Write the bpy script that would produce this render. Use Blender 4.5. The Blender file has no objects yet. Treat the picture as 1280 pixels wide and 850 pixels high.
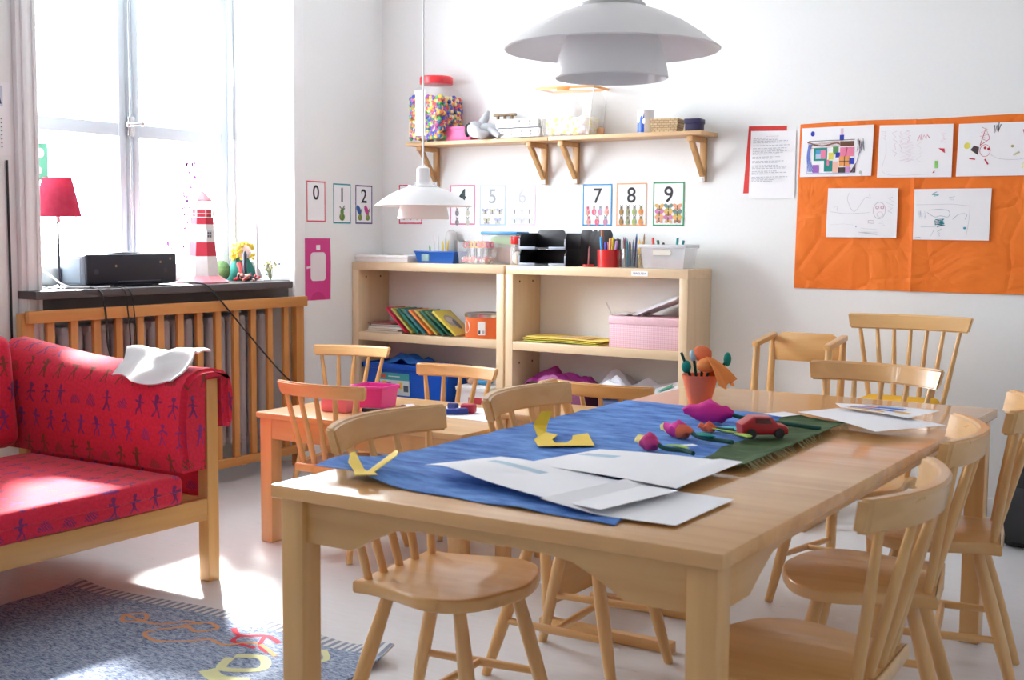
import bpy, bmesh, math, random
from mathutils import Vector, Matrix, noise
PI = math.pi
C = bpy.context.scene.collection
random.seed(7)

# ------------------------------------------------------------------ helpers
def tag(o, label=None, cat=None, group=None, kind=None):
    if label: o['label'] = label
    if cat: o['category'] = cat
    if group: o['group'] = group
    if kind: o['kind'] = kind
    return o

def thing(name, label, cat, loc=(0, 0, 0), rz=0, group=None):
    o = bpy.data.objects.new(name, None)
    C.objects.link(o)
    o.empty_display_size = 0.05
    o.location = loc
    o.rotation_euler = (0, 0, rz)
    return tag(o, label, cat, group)

def dup(root, loc, rz, label, group=None):
    r = root.copy(); C.objects.link(r)
    r.location = loc; r.rotation_euler = (0, 0, rz); r['label'] = label
    if group: r['group'] = group
    for ch in list(root.children):
        c = ch.copy(); C.objects.link(c); c.parent = r
        for g in list(ch.children):
            d = g.copy(); C.objects.link(d); d.parent = c
    return r

def cr(pts, n=8, closed=False):
    """Catmull-Rom through pts."""
    P = [Vector(p) for p in pts]; out = []
    m = len(P)
    rng = range(m) if closed else range(m - 1)
    for i in rng:
        if closed:
            a, b, c, d = P[(i - 1) % m], P[i], P[(i + 1) % m], P[(i + 2) % m]
        else:
            a, b, c, d = P[max(i - 1, 0)], P[i], P[i + 1], P[min(i + 2, m - 1)]
        for k in range(n):
            t = k / n
            out.append(0.5 * ((2 * b) + (c - a) * t + (2 * a - 5 * b + 4 * c - d) * t * t + (3 * b - a - 3 * c + d) * t ** 3))
    if not closed: out.append(P[-1])
    return out

class MB:
    def __init__(s):
        s.v = []; s.f = []; s.m = []
    def add(s, vs, fs, m=0, M=None):
        o = len(s.v)
        for p in vs:
            p = Vector(p)
            s.v.append(M @ p if M is not None else p)
        for f in fs:
            s.f.append([i + o for i in f]); s.m.append(m)
        return s
    def addbm(s, bm, m=0, M=None):
        bm.verts.ensure_lookup_table()
        for i, v in enumerate(bm.verts): v.index = i
        s.add([v.co.copy() for v in bm.verts], [[v.index for v in f.verts] for f in bm.faces], m, M)
        bm.free(); return s
    def box(s, x0, x1, y0, y1, z0, z1, bev=0.0, m=0, M=None, seg=2):
        bm = bmesh.new()
        bmesh.ops.create_cube(bm, size=1.0)
        for v in bm.verts:
            v.co = Vector(((x0 + x1) / 2 + v.co.x * (x1 - x0), (y0 + y1) / 2 + v.co.y * (y1 - y0), (z0 + z1) / 2 + v.co.z * (z1 - z0)))
        if bev > 0:
            bev = min(bev, 0.45 * min(abs(x1 - x0), abs(y1 - y0), abs(z1 - z0)))
            bmesh.ops.bevel(bm, geom=list(bm.edges), offset=bev, segments=seg, affect='EDGES', profile=0.5)
        return s.addbm(bm, m, M)
    def tube(s, pts, r, seg=10, m=0, M=None, caps=True):
        P = [Vector(p) for p in pts]; n = len(P)
        R = r if isinstance(r, (list, tuple)) else [r] * n
        if len(R) != n:
            R = [R[0] + (R[-1] - R[0]) * i / (n - 1) for i in range(n)]
        vs = []; fs = []; up = None
        for i in range(n):
            d = (P[min(i + 1, n - 1)] - P[max(i - 1, 0)]).normalized()
            if up is None:
                up = Vector((0, 0, 1)) if abs(d.z) < 0.9 else Vector((1, 0, 0))
            a = d.cross(up).normalized(); b = a.cross(d).normalized(); up = b
            for k in range(seg):
                t = 2 * PI * k / seg
                vs.append(P[i] + (a * math.cos(t) + b * math.sin(t)) * R[i])
        for i in range(n - 1):
            for k in range(seg):
                k2 = (k + 1) % seg
                fs.append([i * seg + k, i * seg + k2, (i + 1) * seg + k2, (i + 1) * seg + k])
        if caps:
            fs.append(list(range(seg))[::-1]); fs.append([(n - 1) * seg + k for k in range(seg)])
        return s.add(vs, fs, m, M)
    def lathe(s, prof, seg=32, m=0, c=(0, 0, 0), M=None, closed=False):
        vs = []; fs = []; n = len(prof); c = Vector(c)
        for (r, z) in prof:
            r = max(r, 1e-5)
            for k in range(seg):
                t = 2 * PI * k / seg
                vs.append(c + Vector((r * math.cos(t), r * math.sin(t), z)))
        for i in range(n if closed else n - 1):
            j = (i + 1) % n
            for k in range(seg):
                k2 = (k + 1) % seg
                fs.append([i * seg + k, i * seg + k2, j * seg + k2, j * seg + k])
        return s.add(vs, fs, m, M)
    def prism(s, poly, z0, z1, bev=0.0, m=0, M=None, plane='xy', seg=2, warp=None):
        """extrude a 2D polygon; plane xy->z, xz->y, yz->x"""
        bm = bmesh.new()
        lo = [bm.verts.new((p[0], p[1], z0)) for p in poly]
        hi = [bm.verts.new((p[0], p[1], z1)) for p in poly]
        n = len(poly)
        bm.faces.new(lo[::-1]); bm.faces.new(hi)
        for i in range(n):
            bm.faces.new((lo[i], lo[(i + 1) % n], hi[(i + 1) % n], hi[i]))
        bmesh.ops.recalc_face_normals(bm, faces=bm.faces)
        if bev > 0:
            ed = [e for e in bm.edges if abs(e.verts[0].co.z - e.verts[1].co.z) < 1e-9]
            bmesh.ops.bevel(bm, geom=ed, offset=bev, segments=seg, affect='EDGES', profile=0.5)
        for v in bm.verts:
            a, b, c = v.co
            v.co = Vector((a, b, c)) if plane == 'xy' else Vector((a, c, b)) if plane == 'xz' else Vector((c, a, b))
            if warp: v.co = warp(v.co)
        return s.addbm(bm, m, M)
    def sphere(s, c, r, m=0, u=12, v=8, M=None):
        rr = r if isinstance(r, (list, tuple)) else (r, r, r)
        c = Vector(c); vs = [c + Vector((0, 0, rr[2]))]; fs = []
        for i in range(1, v):
            p = PI * i / v
            for k in range(u):
                t = 2 * PI * k / u
                vs.append(c + Vector((rr[0] * math.sin(p) * math.cos(t), rr[1] * math.sin(p) * math.sin(t), rr[2] * math.cos(p))))
        vs.append(c - Vector((0, 0, rr[2])))
        for k in range(u):
            fs.append([0, 1 + k, 1 + (k + 1) % u])
            for i in range(v - 2):
                a = 1 + i * u
                fs.append([a + k, a + u + k, a + u + (k + 1) % u, a + (k + 1) % u])
            a = 1 + (v - 2) * u
            fs.append([a + k, len(vs) - 1, a + (k + 1) % u])
        return s.add(vs, fs, m, M)
    def sheet(s, fn, nu, nv, th=0.001, m=0, M=None):
        """thin solid sheet: fn(u,v)->point, u,v in 0..1"""
        P = [[Vector(fn(i / nu, j / nv)) for j in range(nv + 1)] for i in range(nu + 1)]
        top = []; bot = []
        for i in range(nu + 1):
            for j in range(nv + 1):
                du = P[min(i + 1, nu)][j] - P[max(i - 1, 0)][j]
                dv = P[i][min(j + 1, nv)] - P[i][max(j - 1, 0)]
                nn = du.cross(dv)
                nn = nn.normalized() if nn.length > 1e-12 else Vector((0, 0, 1))
                top.append(P[i][j] + nn * th / 2); bot.append(P[i][j] - nn * th / 2)
        k = (nu + 1) * (nv + 1); I = lambda i, j: i * (nv + 1) + j
        fs = []
        for i in range(nu):
            for j in range(nv):
                fs.append([I(i, j), I(i + 1, j), I(i + 1, j + 1), I(i, j + 1)])
                fs.append([k + I(i, j), k + I(i, j + 1), k + I(i + 1, j + 1), k + I(i + 1, j)])
        for i in range(nu):
            fs.append([I(i, 0), k + I(i, 0), k + I(i + 1, 0), I(i + 1, 0)])
            fs.append([I(i, nv), I(i + 1, nv), k + I(i + 1, nv), k + I(i, nv)])
        for j in range(nv):
            fs.append([I(0, j), I(0, j + 1), k + I(0, j + 1), k + I(0, j)])
            fs.append([I(nu, j), k + I(nu, j), k + I(nu, j + 1), I(nu, j + 1)])
        return s.add(top + bot, fs, m, M)
    def text(s, body, size, m=0, M=None, align='CENTER'):
        cu = bpy.data.curves.new('t', 'FONT'); cu.body = body; cu.size = size; cu.align_x = align; cu.align_y = 'CENTER'
        cu.resolution_u = 4; cu.offset = size * 0.012
        o = bpy.data.objects.new('t', cu); C.objects.link(o)
        dg = bpy.context.evaluated_depsgraph_get(); dg.update()
        me = o.evaluated_get(dg).to_mesh()
        vs = [v.co.copy() for v in me.vertices]; fs = [list(p.vertices) for p in me.polygons]
        o.evaluated_get(dg).to_mesh_clear()
        bpy.data.objects.remove(o); bpy.data.curves.remove(cu)
        return s.add(vs, fs, m, M)
    def make(s, name, mats, parent=None, loc=(0, 0, 0), rz=0, label=None, cat=None, group=None, kind=None, smooth=40, uv=None):
        me = bpy.data.meshes.new(name)
        me.from_pydata([tuple(v) for v in s.v], [], s.f)
        if not isinstance(mats, (list, tuple)): mats = [mats]
        for mm in mats: me.materials.append(mm)
        me.polygons.foreach_set('material_index', s.m)
        bm = bmesh.new(); bm.from_mesh(me)
        bmesh.ops.recalc_face_normals(bm, faces=bm.faces)
        bm.to_mesh(me); bm.free()
        if smooth:
            me.polygons.foreach_set('use_smooth', [True] * len(me.polygons))
            me.set_sharp_from_angle(angle=math.radians(smooth))
        if uv == 'box':
            L = me.uv_layers.new(name='UVMap')
            for p in me.polygons:
                n = p.normal
                for li in p.loop_indices:
                    co = me.vertices[me.loops[li].vertex_index].co
                    if abs(n.y) >= abs(n.x) and abs(n.y) >= abs(n.z): q = (co.x, co.z)
                    elif abs(n.z) >= abs(n.x): q = (-co.y, co.x) if False else (co.x, co.y)
                    else: q = (co.y, co.z)
                    L.data[li].uv = q
        o = bpy.data.objects.new(name, me); C.objects.link(o)
        o.location = loc; o.rotation_euler = (0, 0, rz)
        if parent is not None: o.parent = parent
        return tag(o, label, cat, group, kind)

# ------------------------------------------------------------------ materials
class NT:
    """tiny expression builder for shader maths"""
    def __init__(s, mat): s.t = mat.node_tree; s.n = s.t.nodes; s.l = s.t.links
    def new(s, typ, **kw):
        n = s.n.new(typ)
        for k, v in kw.items(): setattr(n, k, v)
        return n
    def m(s, op, a, b=None, c=None):
        n = s.n.new('ShaderNodeMath'); n.operation = op
        for i, q in enumerate((a, b, c)):
            if q is None: continue
            if isinstance(q, (int, float)): n.inputs[i].default_value = q
            else: s.l.new(q, n.inputs[i])
        return n.outputs[0]
    def mix(s, f, a, b):
        n = s.n.new('ShaderNodeMix'); n.data_type = 'RGBA'
        for sock, q in ((n.inputs[0], f), (n.inputs[6], a), (n.inputs[7], b)):
            if isinstance(q, (int, float)): sock.default_value = q
            elif isinstance(q, tuple): sock.default_value = (*q[:3], 1)
            else: s.l.new(q, sock)
        return n.outputs[2]

def base(name, col=(.8, .8, .8), rough=.5, metal=0, coat=0, spec=.5):
    m = bpy.data.materials.new(name); m.use_nodes = True
    b = m.node_tree.nodes['Principled BSDF']
    b.inputs['Base Color'].default_value = (*col, 1)
    b.inputs['Roughness'].default_value = rough
    b.inputs['Metallic'].default_value = metal
    b.inputs['Coat Weight'].default_value = coat
    b.inputs['Specular IOR Level'].default_value = spec
    return m, b

_cache = {}
def flat(col, rough=.5, metal=0, coat=0, var=.06, scale=30):
    """plain coloured material with a faint procedural mottle"""
    key = (col, rough, metal, coat, var)
    if key in _cache: return _cache[key]
    m, b = base('paint_%d' % len(_cache), col, rough, metal, coat)
    t = NT(m)
    tc = t.new('ShaderNodeTexCoord'); nz = t.new('ShaderNodeTexNoise')
    nz.inputs['Scale'].default_value = scale; nz.inputs['Detail'].default_value = 3
    t.l.new(tc.outputs['Object'], nz.inputs['Vector'])
    lo = tuple(c * (1 - var) for c in col); hi = tuple(min(1, c * (1 + var)) for c in col)
    t.l.new(t.mix(nz.outputs['Fac'], lo, hi), b.inputs['Base Color'])
    _cache[key] = m
    return m

def wood(name, c1, c2, axis='z', rough=.35, coat=.15, sc=1.0, rnd=.12):
    key = ('wood', name, axis)
    if key in _cache: return _cache[key]
    m, b = base(name + '_' + axis, c1, rough, 0, coat)
    t = NT(m)
    tc = t.new('ShaderNodeTexCoord'); mp = t.new('ShaderNodeMapping')
    oi = t.new('ShaderNodeObjectInfo')
    s = [22 * sc, 22 * sc, 22 * sc]; s['xyz'.index(axis)] = 1.6 * sc
    mp.inputs['Scale'].default_value = s
    t.l.new(tc.outputs['Object'], mp.inputs['Vector'])
    cv = t.new('ShaderNodeCombineXYZ')
    off = t.m('MULTIPLY', oi.outputs['Random'], 37.0)
    for i in range(3): t.l.new(off, cv.inputs[i])
    t.l.new(cv.outputs[0], mp.inputs['Location'])
    n1 = t.new('ShaderNodeTexNoise'); n1.inputs['Scale'].default_value = 1.0; n1.inputs['Detail'].default_value = 5; n1.inputs['Distortion'].default_value = .6
    n2 = t.new('ShaderNodeTexNoise'); n2.inputs['Scale'].default_value = .35; n2.inputs['Detail'].default_value = 2
    t.l.new(mp.outputs[0], n1.inputs['Vector']); t.l.new(mp.outputs[0], n2.inputs['Vector'])
    f = t.m('ADD', t.m('MULTIPLY', n1.outputs['Fac'], .6), t.m('MULTIPLY', n2.outputs['Fac'], .5))
    f = t.m('MULTIPLY', t.m('SUBTRACT', f, .36), 2.9); 
    n = t.new('ShaderNodeClamp'); t.l.new(f, n.inputs[0])
    col = t.mix(n.outputs[0], c1, c2)
    hs = t.new('ShaderNodeHueSaturation')
    t.l.new(col, hs.inputs['Color'])
    t.l.new(t.m('ADD', t.m('MULTIPLY', oi.outputs['Random'], rnd), 1 - rnd / 2), hs.inputs['Value'])
    t.l.new(hs.outputs[0], b.inputs['Base Color'])
    t.l.new(t.m('ADD', t.m('MULTIPLY', n1.outputs['Fac'], .15), rough - .07), b.inputs['Roughness'])
    _cache[key] = m
    return m

def glass(name, tint=(1, 1, 1), amt=.12, rough=.03):
    """thin clear pane / plastic: mostly see-through with a reflecting film"""
    key = ('glass', name)
    if key in _cache: return _cache[key]
    m = bpy.data.materials.new(name); m.use_nodes = True
    t = NT(m); nt = m.node_tree; nt.nodes.clear()
    out = t.new('ShaderNodeOutputMaterial'); tr = t.new('ShaderNodeBsdfTransparent'); gl = t.new('ShaderNodeBsdfGlossy')
    tr.inputs[0].default_value = (*tint, 1); gl.inputs['Roughness'].default_value = rough
    lw = t.new('ShaderNodeLayerWeight'); lw.inputs[0].default_value = .5
    fr = t.m('ADD', .035, t.m('MULTIPLY', t.m('POWER', lw.outputs['Facing'], 5.0), .9))
    mx = t.new('ShaderNodeMixShader')
    t.l.new(t.m('MINIMUM', t.m('MULTIPLY', fr, amt / .12), 1.0), mx.inputs[0]); t.l.new(tr.outputs[0], mx.inputs[1]); t.l.new(gl.outputs[0], mx.inputs[2])
    t.l.new(mx.outputs[0], out.inputs[0])
    _cache[key] = m
    return m

def plastic(name, tint, haze=.25, rough=.2):
    """milky translucent box plastic"""
    key = ('plastic', name)
    if key in _cache: return _cache[key]
    m = bpy.data.materials.new(name); m.use_nodes = True
    t = NT(m); m.node_tree.nodes.clear()
    out = t.new('ShaderNodeOutputMaterial'); tr = t.new('ShaderNodeBsdfTransparent'); p = t.new('ShaderNodeBsdfPrincipled')
    p.inputs['Base Color'].default_value = (*tint, 1); p.inputs['Roughness'].default_value = rough
    tr.inputs[0].default_value = (1, 1, 1, 1)
    mx = t.new('ShaderNodeMixShader'); mx.inputs[0].default_value = haze
    t.l.new(tr.outputs[0], mx.inputs[1]); t.l.new(p.outputs[0], mx.inputs[2]); t.l.new(mx.outputs[0], out.inputs[0])
    _cache[key] = m
    return m

BIRCH1, BIRCH2 = (.78, .58, .35), (.62, .41, .21)
def birch(a='z'): return wood('birch_chair', (.77, .475, .20), (.63, .34, .12), a, .3, .3)
def birchL(a='z'): return wood('birch_case', (.80, .63, .42), (.70, .51, .31), a, .38, .1)
def tabw(a='x'): return wood('birch_table', (.80, .46, .20), (.62, .325, .12), a, .2, .35)
def smallw(a='x'): return wood('birch_small', (.76, .48, .225), (.64, .36, .14), a, .3, .3)
def pine(a='z'): return wood('pine_guard', (.66, .33, .10), (.54, .23, .055), a, .4, .15, 1.3)
def pineS(a='x'): return wood('pine_shelf', (.76, .53, .31), (.60, .36, .17), a, .45, .05)
def sofaw(a='z'): return wood('sofa_birch', (.70, .40, .14), (.56, .28, .08), a, .33, .2)
WHITE = flat((.82, .82, .83), .45, var=.02)
PAPER = flat((.90, .90, .93), .6, var=.015)
BLACK = flat((.012, .013, .018), .4)
BLACKM = flat((.02, .021, .024), .55)
RED = flat((.62, .02, .02), .35)
STEEL = flat((.6, .6, .62), .25, 1.0)
CORD = flat((.015, .015, .018), .5)
# ------------------------------------------------------------------ camera
f_px, yaw, pit, rol = 1552.8757, 0.5724, 0.0854, -0.0072
cam_loc = Vector((4.6013, -5.7312, 1.2404))
Fw = Vector((-math.sin(yaw) * math.cos(pit), math.cos(yaw) * math.cos(pit), -math.sin(pit)))
R0 = Vector((math.cos(yaw), math.sin(yaw), 0)); U0 = R0.cross(Fw)
Rt = R0 * math.cos(rol) - U0 * math.sin(rol); Up = U0 * math.cos(rol) + R0 * math.sin(rol)
cd = bpy.data.cameras.new('camera'); cam = bpy.data.objects.new('camera', cd); C.objects.link(cam)
cam.matrix_world = Matrix(((Rt.x, Up.x, -Fw.x, cam_loc.x), (Rt.y, Up.y, -Fw.y, cam_loc.y), (Rt.z, Up.z, -Fw.z, cam_loc.z), (0, 0, 0, 1)))
cd.sensor_width = 36; cd.sensor_fit = 'HORIZONTAL'; cd.lens = f_px / 1280 * 36
cd.clip_start = .02; cd.clip_end = 200
cd.dof.use_dof = True; cd.dof.focus_distance = 4.9; cd.dof.aperture_fstop = 7.5
bpy.context.scene.camera = cam

# ------------------------------------------------------------------ light
sc = bpy.context.scene
w = bpy.data.worlds.new('sky'); sc.world = w; w.use_nodes = True
bg = w.node_tree.nodes['Background']
bg.inputs[0].default_value = (.895, .957, 1.0, 1); bg.inputs[1].default_value = 12.0
def lamp(name, kind, loc, energy, col=(1, 1, 1), **kw):
    l = bpy.data.lights.new(name, kind); l.energy = energy; l.color = col
    o = bpy.data.objects.new(name, l); C.objects.link(o); o.location = loc
    for k, v in kw.items(): setattr(l, k, v)
    return o
SUN = Vector((1, -.85, -1.0))
s_ = lamp('sun', 'SUN', (-4, 2, 5), 10.0, (1, .97, .92), angle=.07)
s_.rotation_euler = SUN.to_track_quat('-Z', 'Y').to_euler()
for nm, y0, y1, z0, z1 in (('window_portal', -2.25, -.88, 1.02, 2.6), ('window_portal.001', -4.79, -4.16, 1.02, 2.6)):  # second portal sits in the added fill window
    o = lamp(nm, 'AREA', (-.42, (y0 + y1) / 2, (z0 + z1) / 2), 1, shape='RECTANGLE', size=y1 - y0, size_y=z1 - z0)
    o.rotation_euler = (PI / 2, 0, -PI / 2); o.data.cycles.is_portal = True
sc.view_settings.view_transform = 'Standard'; sc.view_settings.look = 'None'
sc.view_settings.gamma = 1; sc.view_settings.use_curve_mapping = False
sc.view_settings.exposure = 1.44
sc.cycles.use_denoising = True
sc.cycles.max_bounces = 10; sc.cycles.diffuse_bounces = 6; sc.cycles.transparent_max_bounces = 24
sc.cycles.sample_clamp_indirect = 12
sc.cycles.caustics_reflective = False; sc.cycles.caustics_refractive = False

# ------------------------------------------------------------------ setting
def wallmat(name, col):
    m, b = base(name, col, .75, 0, 0, .3)
    t = NT(m); tc = t.new('ShaderNodeTexCoord'); n = t.new('ShaderNodeTexNoise'); n.inputs['Scale'].default_value = 60; n.inputs['Detail'].default_value = 4
    t.l.new(tc.outputs['Object'], n.inputs['Vector'])
    t.l.new(t.mix(n.outputs['Fac'], tuple(c * .98 for c in col), tuple(min(1, c * 1.02) for c in col)), b.inputs['Base Color'])
    bp = t.new('ShaderNodeBump'); bp.inputs['Strength'].default_value = .03; t.l.new(n.outputs['Fac'], bp.inputs['Height']); t.l.new(bp.outputs[0], b.inputs['Normal'])
    return m
WALL = wallmat('wall_paint', (.855, .868, .868))
TRIM = flat((.84, .84, .85), .35, var=.01)
FRAME = flat((.56, .63, .69), .35, var=.01)
def floormat():
    m, b = base('linoleum', (.6, .55, .5), .25, 0, 0, .5)
    t = NT(m); tc = t.new('ShaderNodeTexCoord'); mp = t.new('ShaderNodeMapping'); mp.inputs['Scale'].default_value = (6, 40, 1)
    t.l.new(tc.outputs['Object'], mp.inputs[0])
    n = t.new('ShaderNodeTexNoise'); n.inputs['Scale'].default_value = 1.5; n.inputs['Detail'].default_value = 6
    t.l.new(mp.outputs[0], n.inputs['Vector'])
    n2 = t.new('ShaderNodeTexNoise'); n2.inputs['Scale'].default_value = 3; t.l.new(tc.outputs['Object'], n2.inputs['Vector'])
    c = t.mix(n.outputs['Fac'], (.56, .56, .57), (.71, .71, .73))
    c = t.mix(t.m('MULTIPLY', n2.outputs['Fac'], .25), c, (.56, .555, .56))
    t.l.new(c, b.inputs['Base Color'])
    t.l.new(t.m('ADD', t.m('MULTIPLY', n.outputs['Fac'], .2), .22), b.inputs['Roughness'])
    bp = t.new('ShaderNodeBump'); bp.inputs['Strength'].default_value = .04; t.l.new(n.outputs['Fac'], bp.inputs['Height']); t.l.new(bp.outputs[0], b.inputs['Normal'])
    return m
XR, YF, H = 6.4, -7.2, 3.05
MB().box(-.6, XR + .2, YF - .2, .2, -.1, 0).make('floor', floormat(), kind='structure', smooth=0)
MB().box(-.6, XR + .2, YF - .2, .2, H, H + .1).make('ceiling', WALL, kind='structure', smooth=0)
MB().box(-.6, XR + .2, 0, .2, 0, H).make('wall_back', WALL, kind='structure', smooth=0)
MB().box(XR, XR + .2, YF, 0, 0, H).make('wall_right', WALL, kind='structure', smooth=0)
MB().box(-.6, XR + .2, YF - .2, YF, 0, H).make('wall_front', WALL, kind='structure', smooth=0)
WT = -.5
b = MB()
def wall_piece(b, y0, y1, z0, z1, s0=0, s1=0):
    """piece of the thick left wall; s0/s1 splay the reveal inwards at either end"""
    b.prism([(0, y0), (0, y1), (WT, y1 - s1), (WT, y0 + s0)], z0, z1)
SP = .13
wall_piece(b, -.775, 0, 0, H, -SP)
wall_piece(b, -4.05, -2.36, 0, H, -SP, -SP)
wall_piece(b, YF, -4.90, 0, H, 0, -SP)
for ya, yb in ((-2.36, -.775), (-4.90, -4.05)):  # second opening is added for fill light, out of view
    b.box(WT, 0, ya - .0, yb + .0, 2.68, H)
    b.box(WT, -.3, ya, yb, 0, .955)
b.make('wall_left', WALL, kind='structure', smooth=0)
# casing round the visible niche
cas = MB()
for y0, y1 in ((-2.45, -2.355), (-.78, -.70)):
    cas.box(0, .03, y0, y1, 0, 2.6795, .004); 
cas.box(.028, .045, -2.43, -2.40, 0, 2.6795, .006); cas.box(.028, .04, -2.375, -2.356, 0, 2.6795, .006)
cas.box(0, .03, -2.45, -.70, 2.68, 2.78, .004)
cas.make('trim_1', TRIM, kind='structure')
b = MB(); b.box(.0, XR, -.016, -.001, 0, .085, .004); b.make('baseboard_back', TRIM, kind='structure')
b = MB(); b.box(.001, .016, -.70, -.02, 0, .085, .004); b.make('baseboard_left', TRIM, kind='structure')

def window(name, ya, yb):
    z0, z1 = .985, 2.66; X = -.35
    root = thing(name, None, None); tag(root, kind='structure')
    fr = MB(); t = .045
    fr.box(X - .09, X + .03, ya, ya + t, z0, z1, .005); fr.box(X - .09, X + .03, yb - t, yb, z0, z1, .005)
    fr.box(X - .088, X + .028, ya + t - .002, yb - t + .002, z0, z0 + t, .005); fr.box(X - .088, X + .028, ya + t - .002, yb - t + .002, z1 - t, z1, .005)
    ym = (ya + yb) / 2
    fr.box(X - .09, X + .02, ym - .022, ym + .022, z0 + t - .002, z1 - t + .002, .005)
    fr.make('window_frame', FRAME, root)
    for a, c, nm in ((ya + t, ym - .022, 0), (ym + .022, yb - t, 1)):
        s = MB(); q = .042
        s.box(X - .03, X + .025, a, a + q, z0 + t, z1 - t, .006); s.box(X - .03, X + .025, c - q, c, z0 + t, z1 - t, .006)
        s.box(X - .028, X + .023, a + q - .004, c - q + .004, z0 + t, z0 + t + .045, .003); s.box(X - .028, X + .023, a + q - .004, c - q + .004, z1 - t - .115, z1 - t, .003)
        s.box(X - .027, X + .02, a + q - .004, c - q + .004, 1.700, 1.765, .003)
        so = s.make('sash', FRAME, root)
        for za, zb in ((z0 + t + .045, 1.700), (1.765, z1 - t - .115)):
            MB().box(X - .004, X + .0, a + q, c - q, za, zb).make('pane', glass('window_glass', (1, 1, 1), .12), so, smooth=0)
    h = MB(); h.box(X + .03, X + .04, ym - .02, ym + .02, 1.70, 1.80, .003)
    h.tube([(X + .04, ym, 1.76), (X + .07, ym, 1.76)], .008); h.tube([(X + .07, ym - .045, 1.755), (X + .07, ym + .035, 1.765)], .009)
    h.sphere((X + .07, ym + .04, 1.765), .014); h.sphere((X + .07, ym - .045, 1.755), .012)
    h.make('window_handle', STEEL, root)
    h = MB()
    h.tube([(X + .035, ym - .004, 1.04), (X + .035, ym - .004, 2.6)], .006)
    h.make('window_rod', STEEL, root)
    return root
window('window_1', -2.268, -.868)
window('window_2', -4.807, -4.143)  # added window outside the view, gives fill light from the left
# sill
STONE = flat((.075, .068, .072), .45, var=.25, scale=140)
sb = MB()
sb.prism([(-.4, -2.24), (-.4, -.895), (.0, -.79), (.0, -.895), (.124, -.9), (.124, -2.452), (0, -2.452), (0, -2.345)], .95, .985, .004)
sb.box(-.02, .0, -2.34, -.80, .87, .95)
sb.make('trim_2', STONE, kind='structure')

# ------------------------------------------------------------------ radiator and guard
r = thing('radiator', 'pale column radiator in the niche behind the slatted wooden guard', 'radiator', (-.16, -1.56, 0))
RM = flat((.60, .57, .59), .5, var=.03)
b = MB()
n = 19
for i in range(n):
    y = -.66 + i * 1.32 / (n - 1)
    for x in (-.05, .05):
        b.tube([(x, y, .16), (x, y, .19), (x, y, .77), (x, y, .80)], [.018, .026, .026, .016], 10)
    b.box(-.07, .07, y - .024, y + .024, .76, .81, .018)
    b.box(-.07, .07, y - .024, y + .024, .13, .18, .018)
for z in (.155, .785): b.tube([(0, -.68, z), (0, .68, z)], .022, 12)
b.make('columns', RM, r)
b = MB()
for y in (-.55, .55): b.box(-.03, .03, y - .02, y + .02, 0, .14, .004)
b.make('foot', RM, r)
b = MB(); b.tube([(0, .68, .785), (0, .70, .785), (.02, .71, .77), (.02, .71, .0)], .013, 10); b.tube([(.0, .69, .785), (.0, .72, .785)], .026, 12)
b.make('valve_pipe', WHITE, r)

g = thing('radiator_guard', 'orange pine slatted guard standing in front of the radiator under the windowsill', 'radiator guard', (.12, -1.65, 0))
b = MB(); b.box(-.012, .018, -.85, .85, .852, .904, .004); b.make('top_rail', pine('y'), g)
b = MB(); b.box(-.012, .018, -.85, .85, .075, .118, .004); b.make('bottom_rail', pine('y'), g)
for y in (-.83, .825):
    b = MB(); b.box(-.055, -.013, y - .03, y + .03, 0, .895, .004); b.make('post', pine(), g)
n = 13
for i in range(n):
    y = -.72 + i * 1.44 / (n - 1)
    b = MB(); b.box(-.034, -.0125, y - .019, y + .019, .08, .895, .003); b.make('slat', pine(), g)
# ------------------------------------------------------------------ bookcases
def bookcase(name, label, x0, x1):
    t = thing(name, label, 'bookcase', ((x0 + x1) / 2, -.142, 0), 0, 'birch bookcases along the back wall')
    hw = (x1 - x0) / 2; d = .138
    for sx in (-1, 1):
        b = MB(); a, c = sorted((sx * hw, sx * (hw - .045)))
        b.box(a, c, -d, d, 0, 1.03, .002)
        if sx == -1:
            for y in (-.07, .06):
                for z in (.99, .56): b.tube([(c - .001, y, z), (c + .0006, y, z)], .006, 8, m=1)
        b.make('side_panel', [birchL('z'), flat((.03, .02, .015), .6)], t)
    MB().box(-hw, hw, -d, d, 1.03, 1.075, .002).make('top_panel', birchL('x'), t)
    MB().box(-hw + .045, hw - .045, -d + .001, d, .633, .678, .002).make('shelf_board', birchL('x'), t)
    MB().box(-hw + .045, hw - .045, -d + .001, d, .24, .285, .002).make('shelf_board', birchL('x'), t)
    MB().box(-hw + .045, hw - .045, -d + .03, -d + .05, 0, .24, .002).make('plinth', birchL('x'), t)
    return t
bookcase('bookcase', 'pale birch bookcase in the corner holding the blue bin and leaning picture books', .005, 1.034)
bk2 = bookcase('bookcase', 'pale birch bookcase holding the pink checked box, crumpled paper below', 1.046, 2.088)
b = MB(); b.box(-.045, .045, -.0012, 0, -.012, .012); b.text('F\u00c4RGL\u00c5DA', .014, 1, Matrix.Translation((0, -.0016, 0)) @ Matrix.Rotation(PI / 2, 4, 'X'))
b.make('shelf_label', [PAPER, flat((.15, .15, .17), .6)], bk2, (.262, -.1385, 1.05), label='small white printed label', smooth=0)

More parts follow.
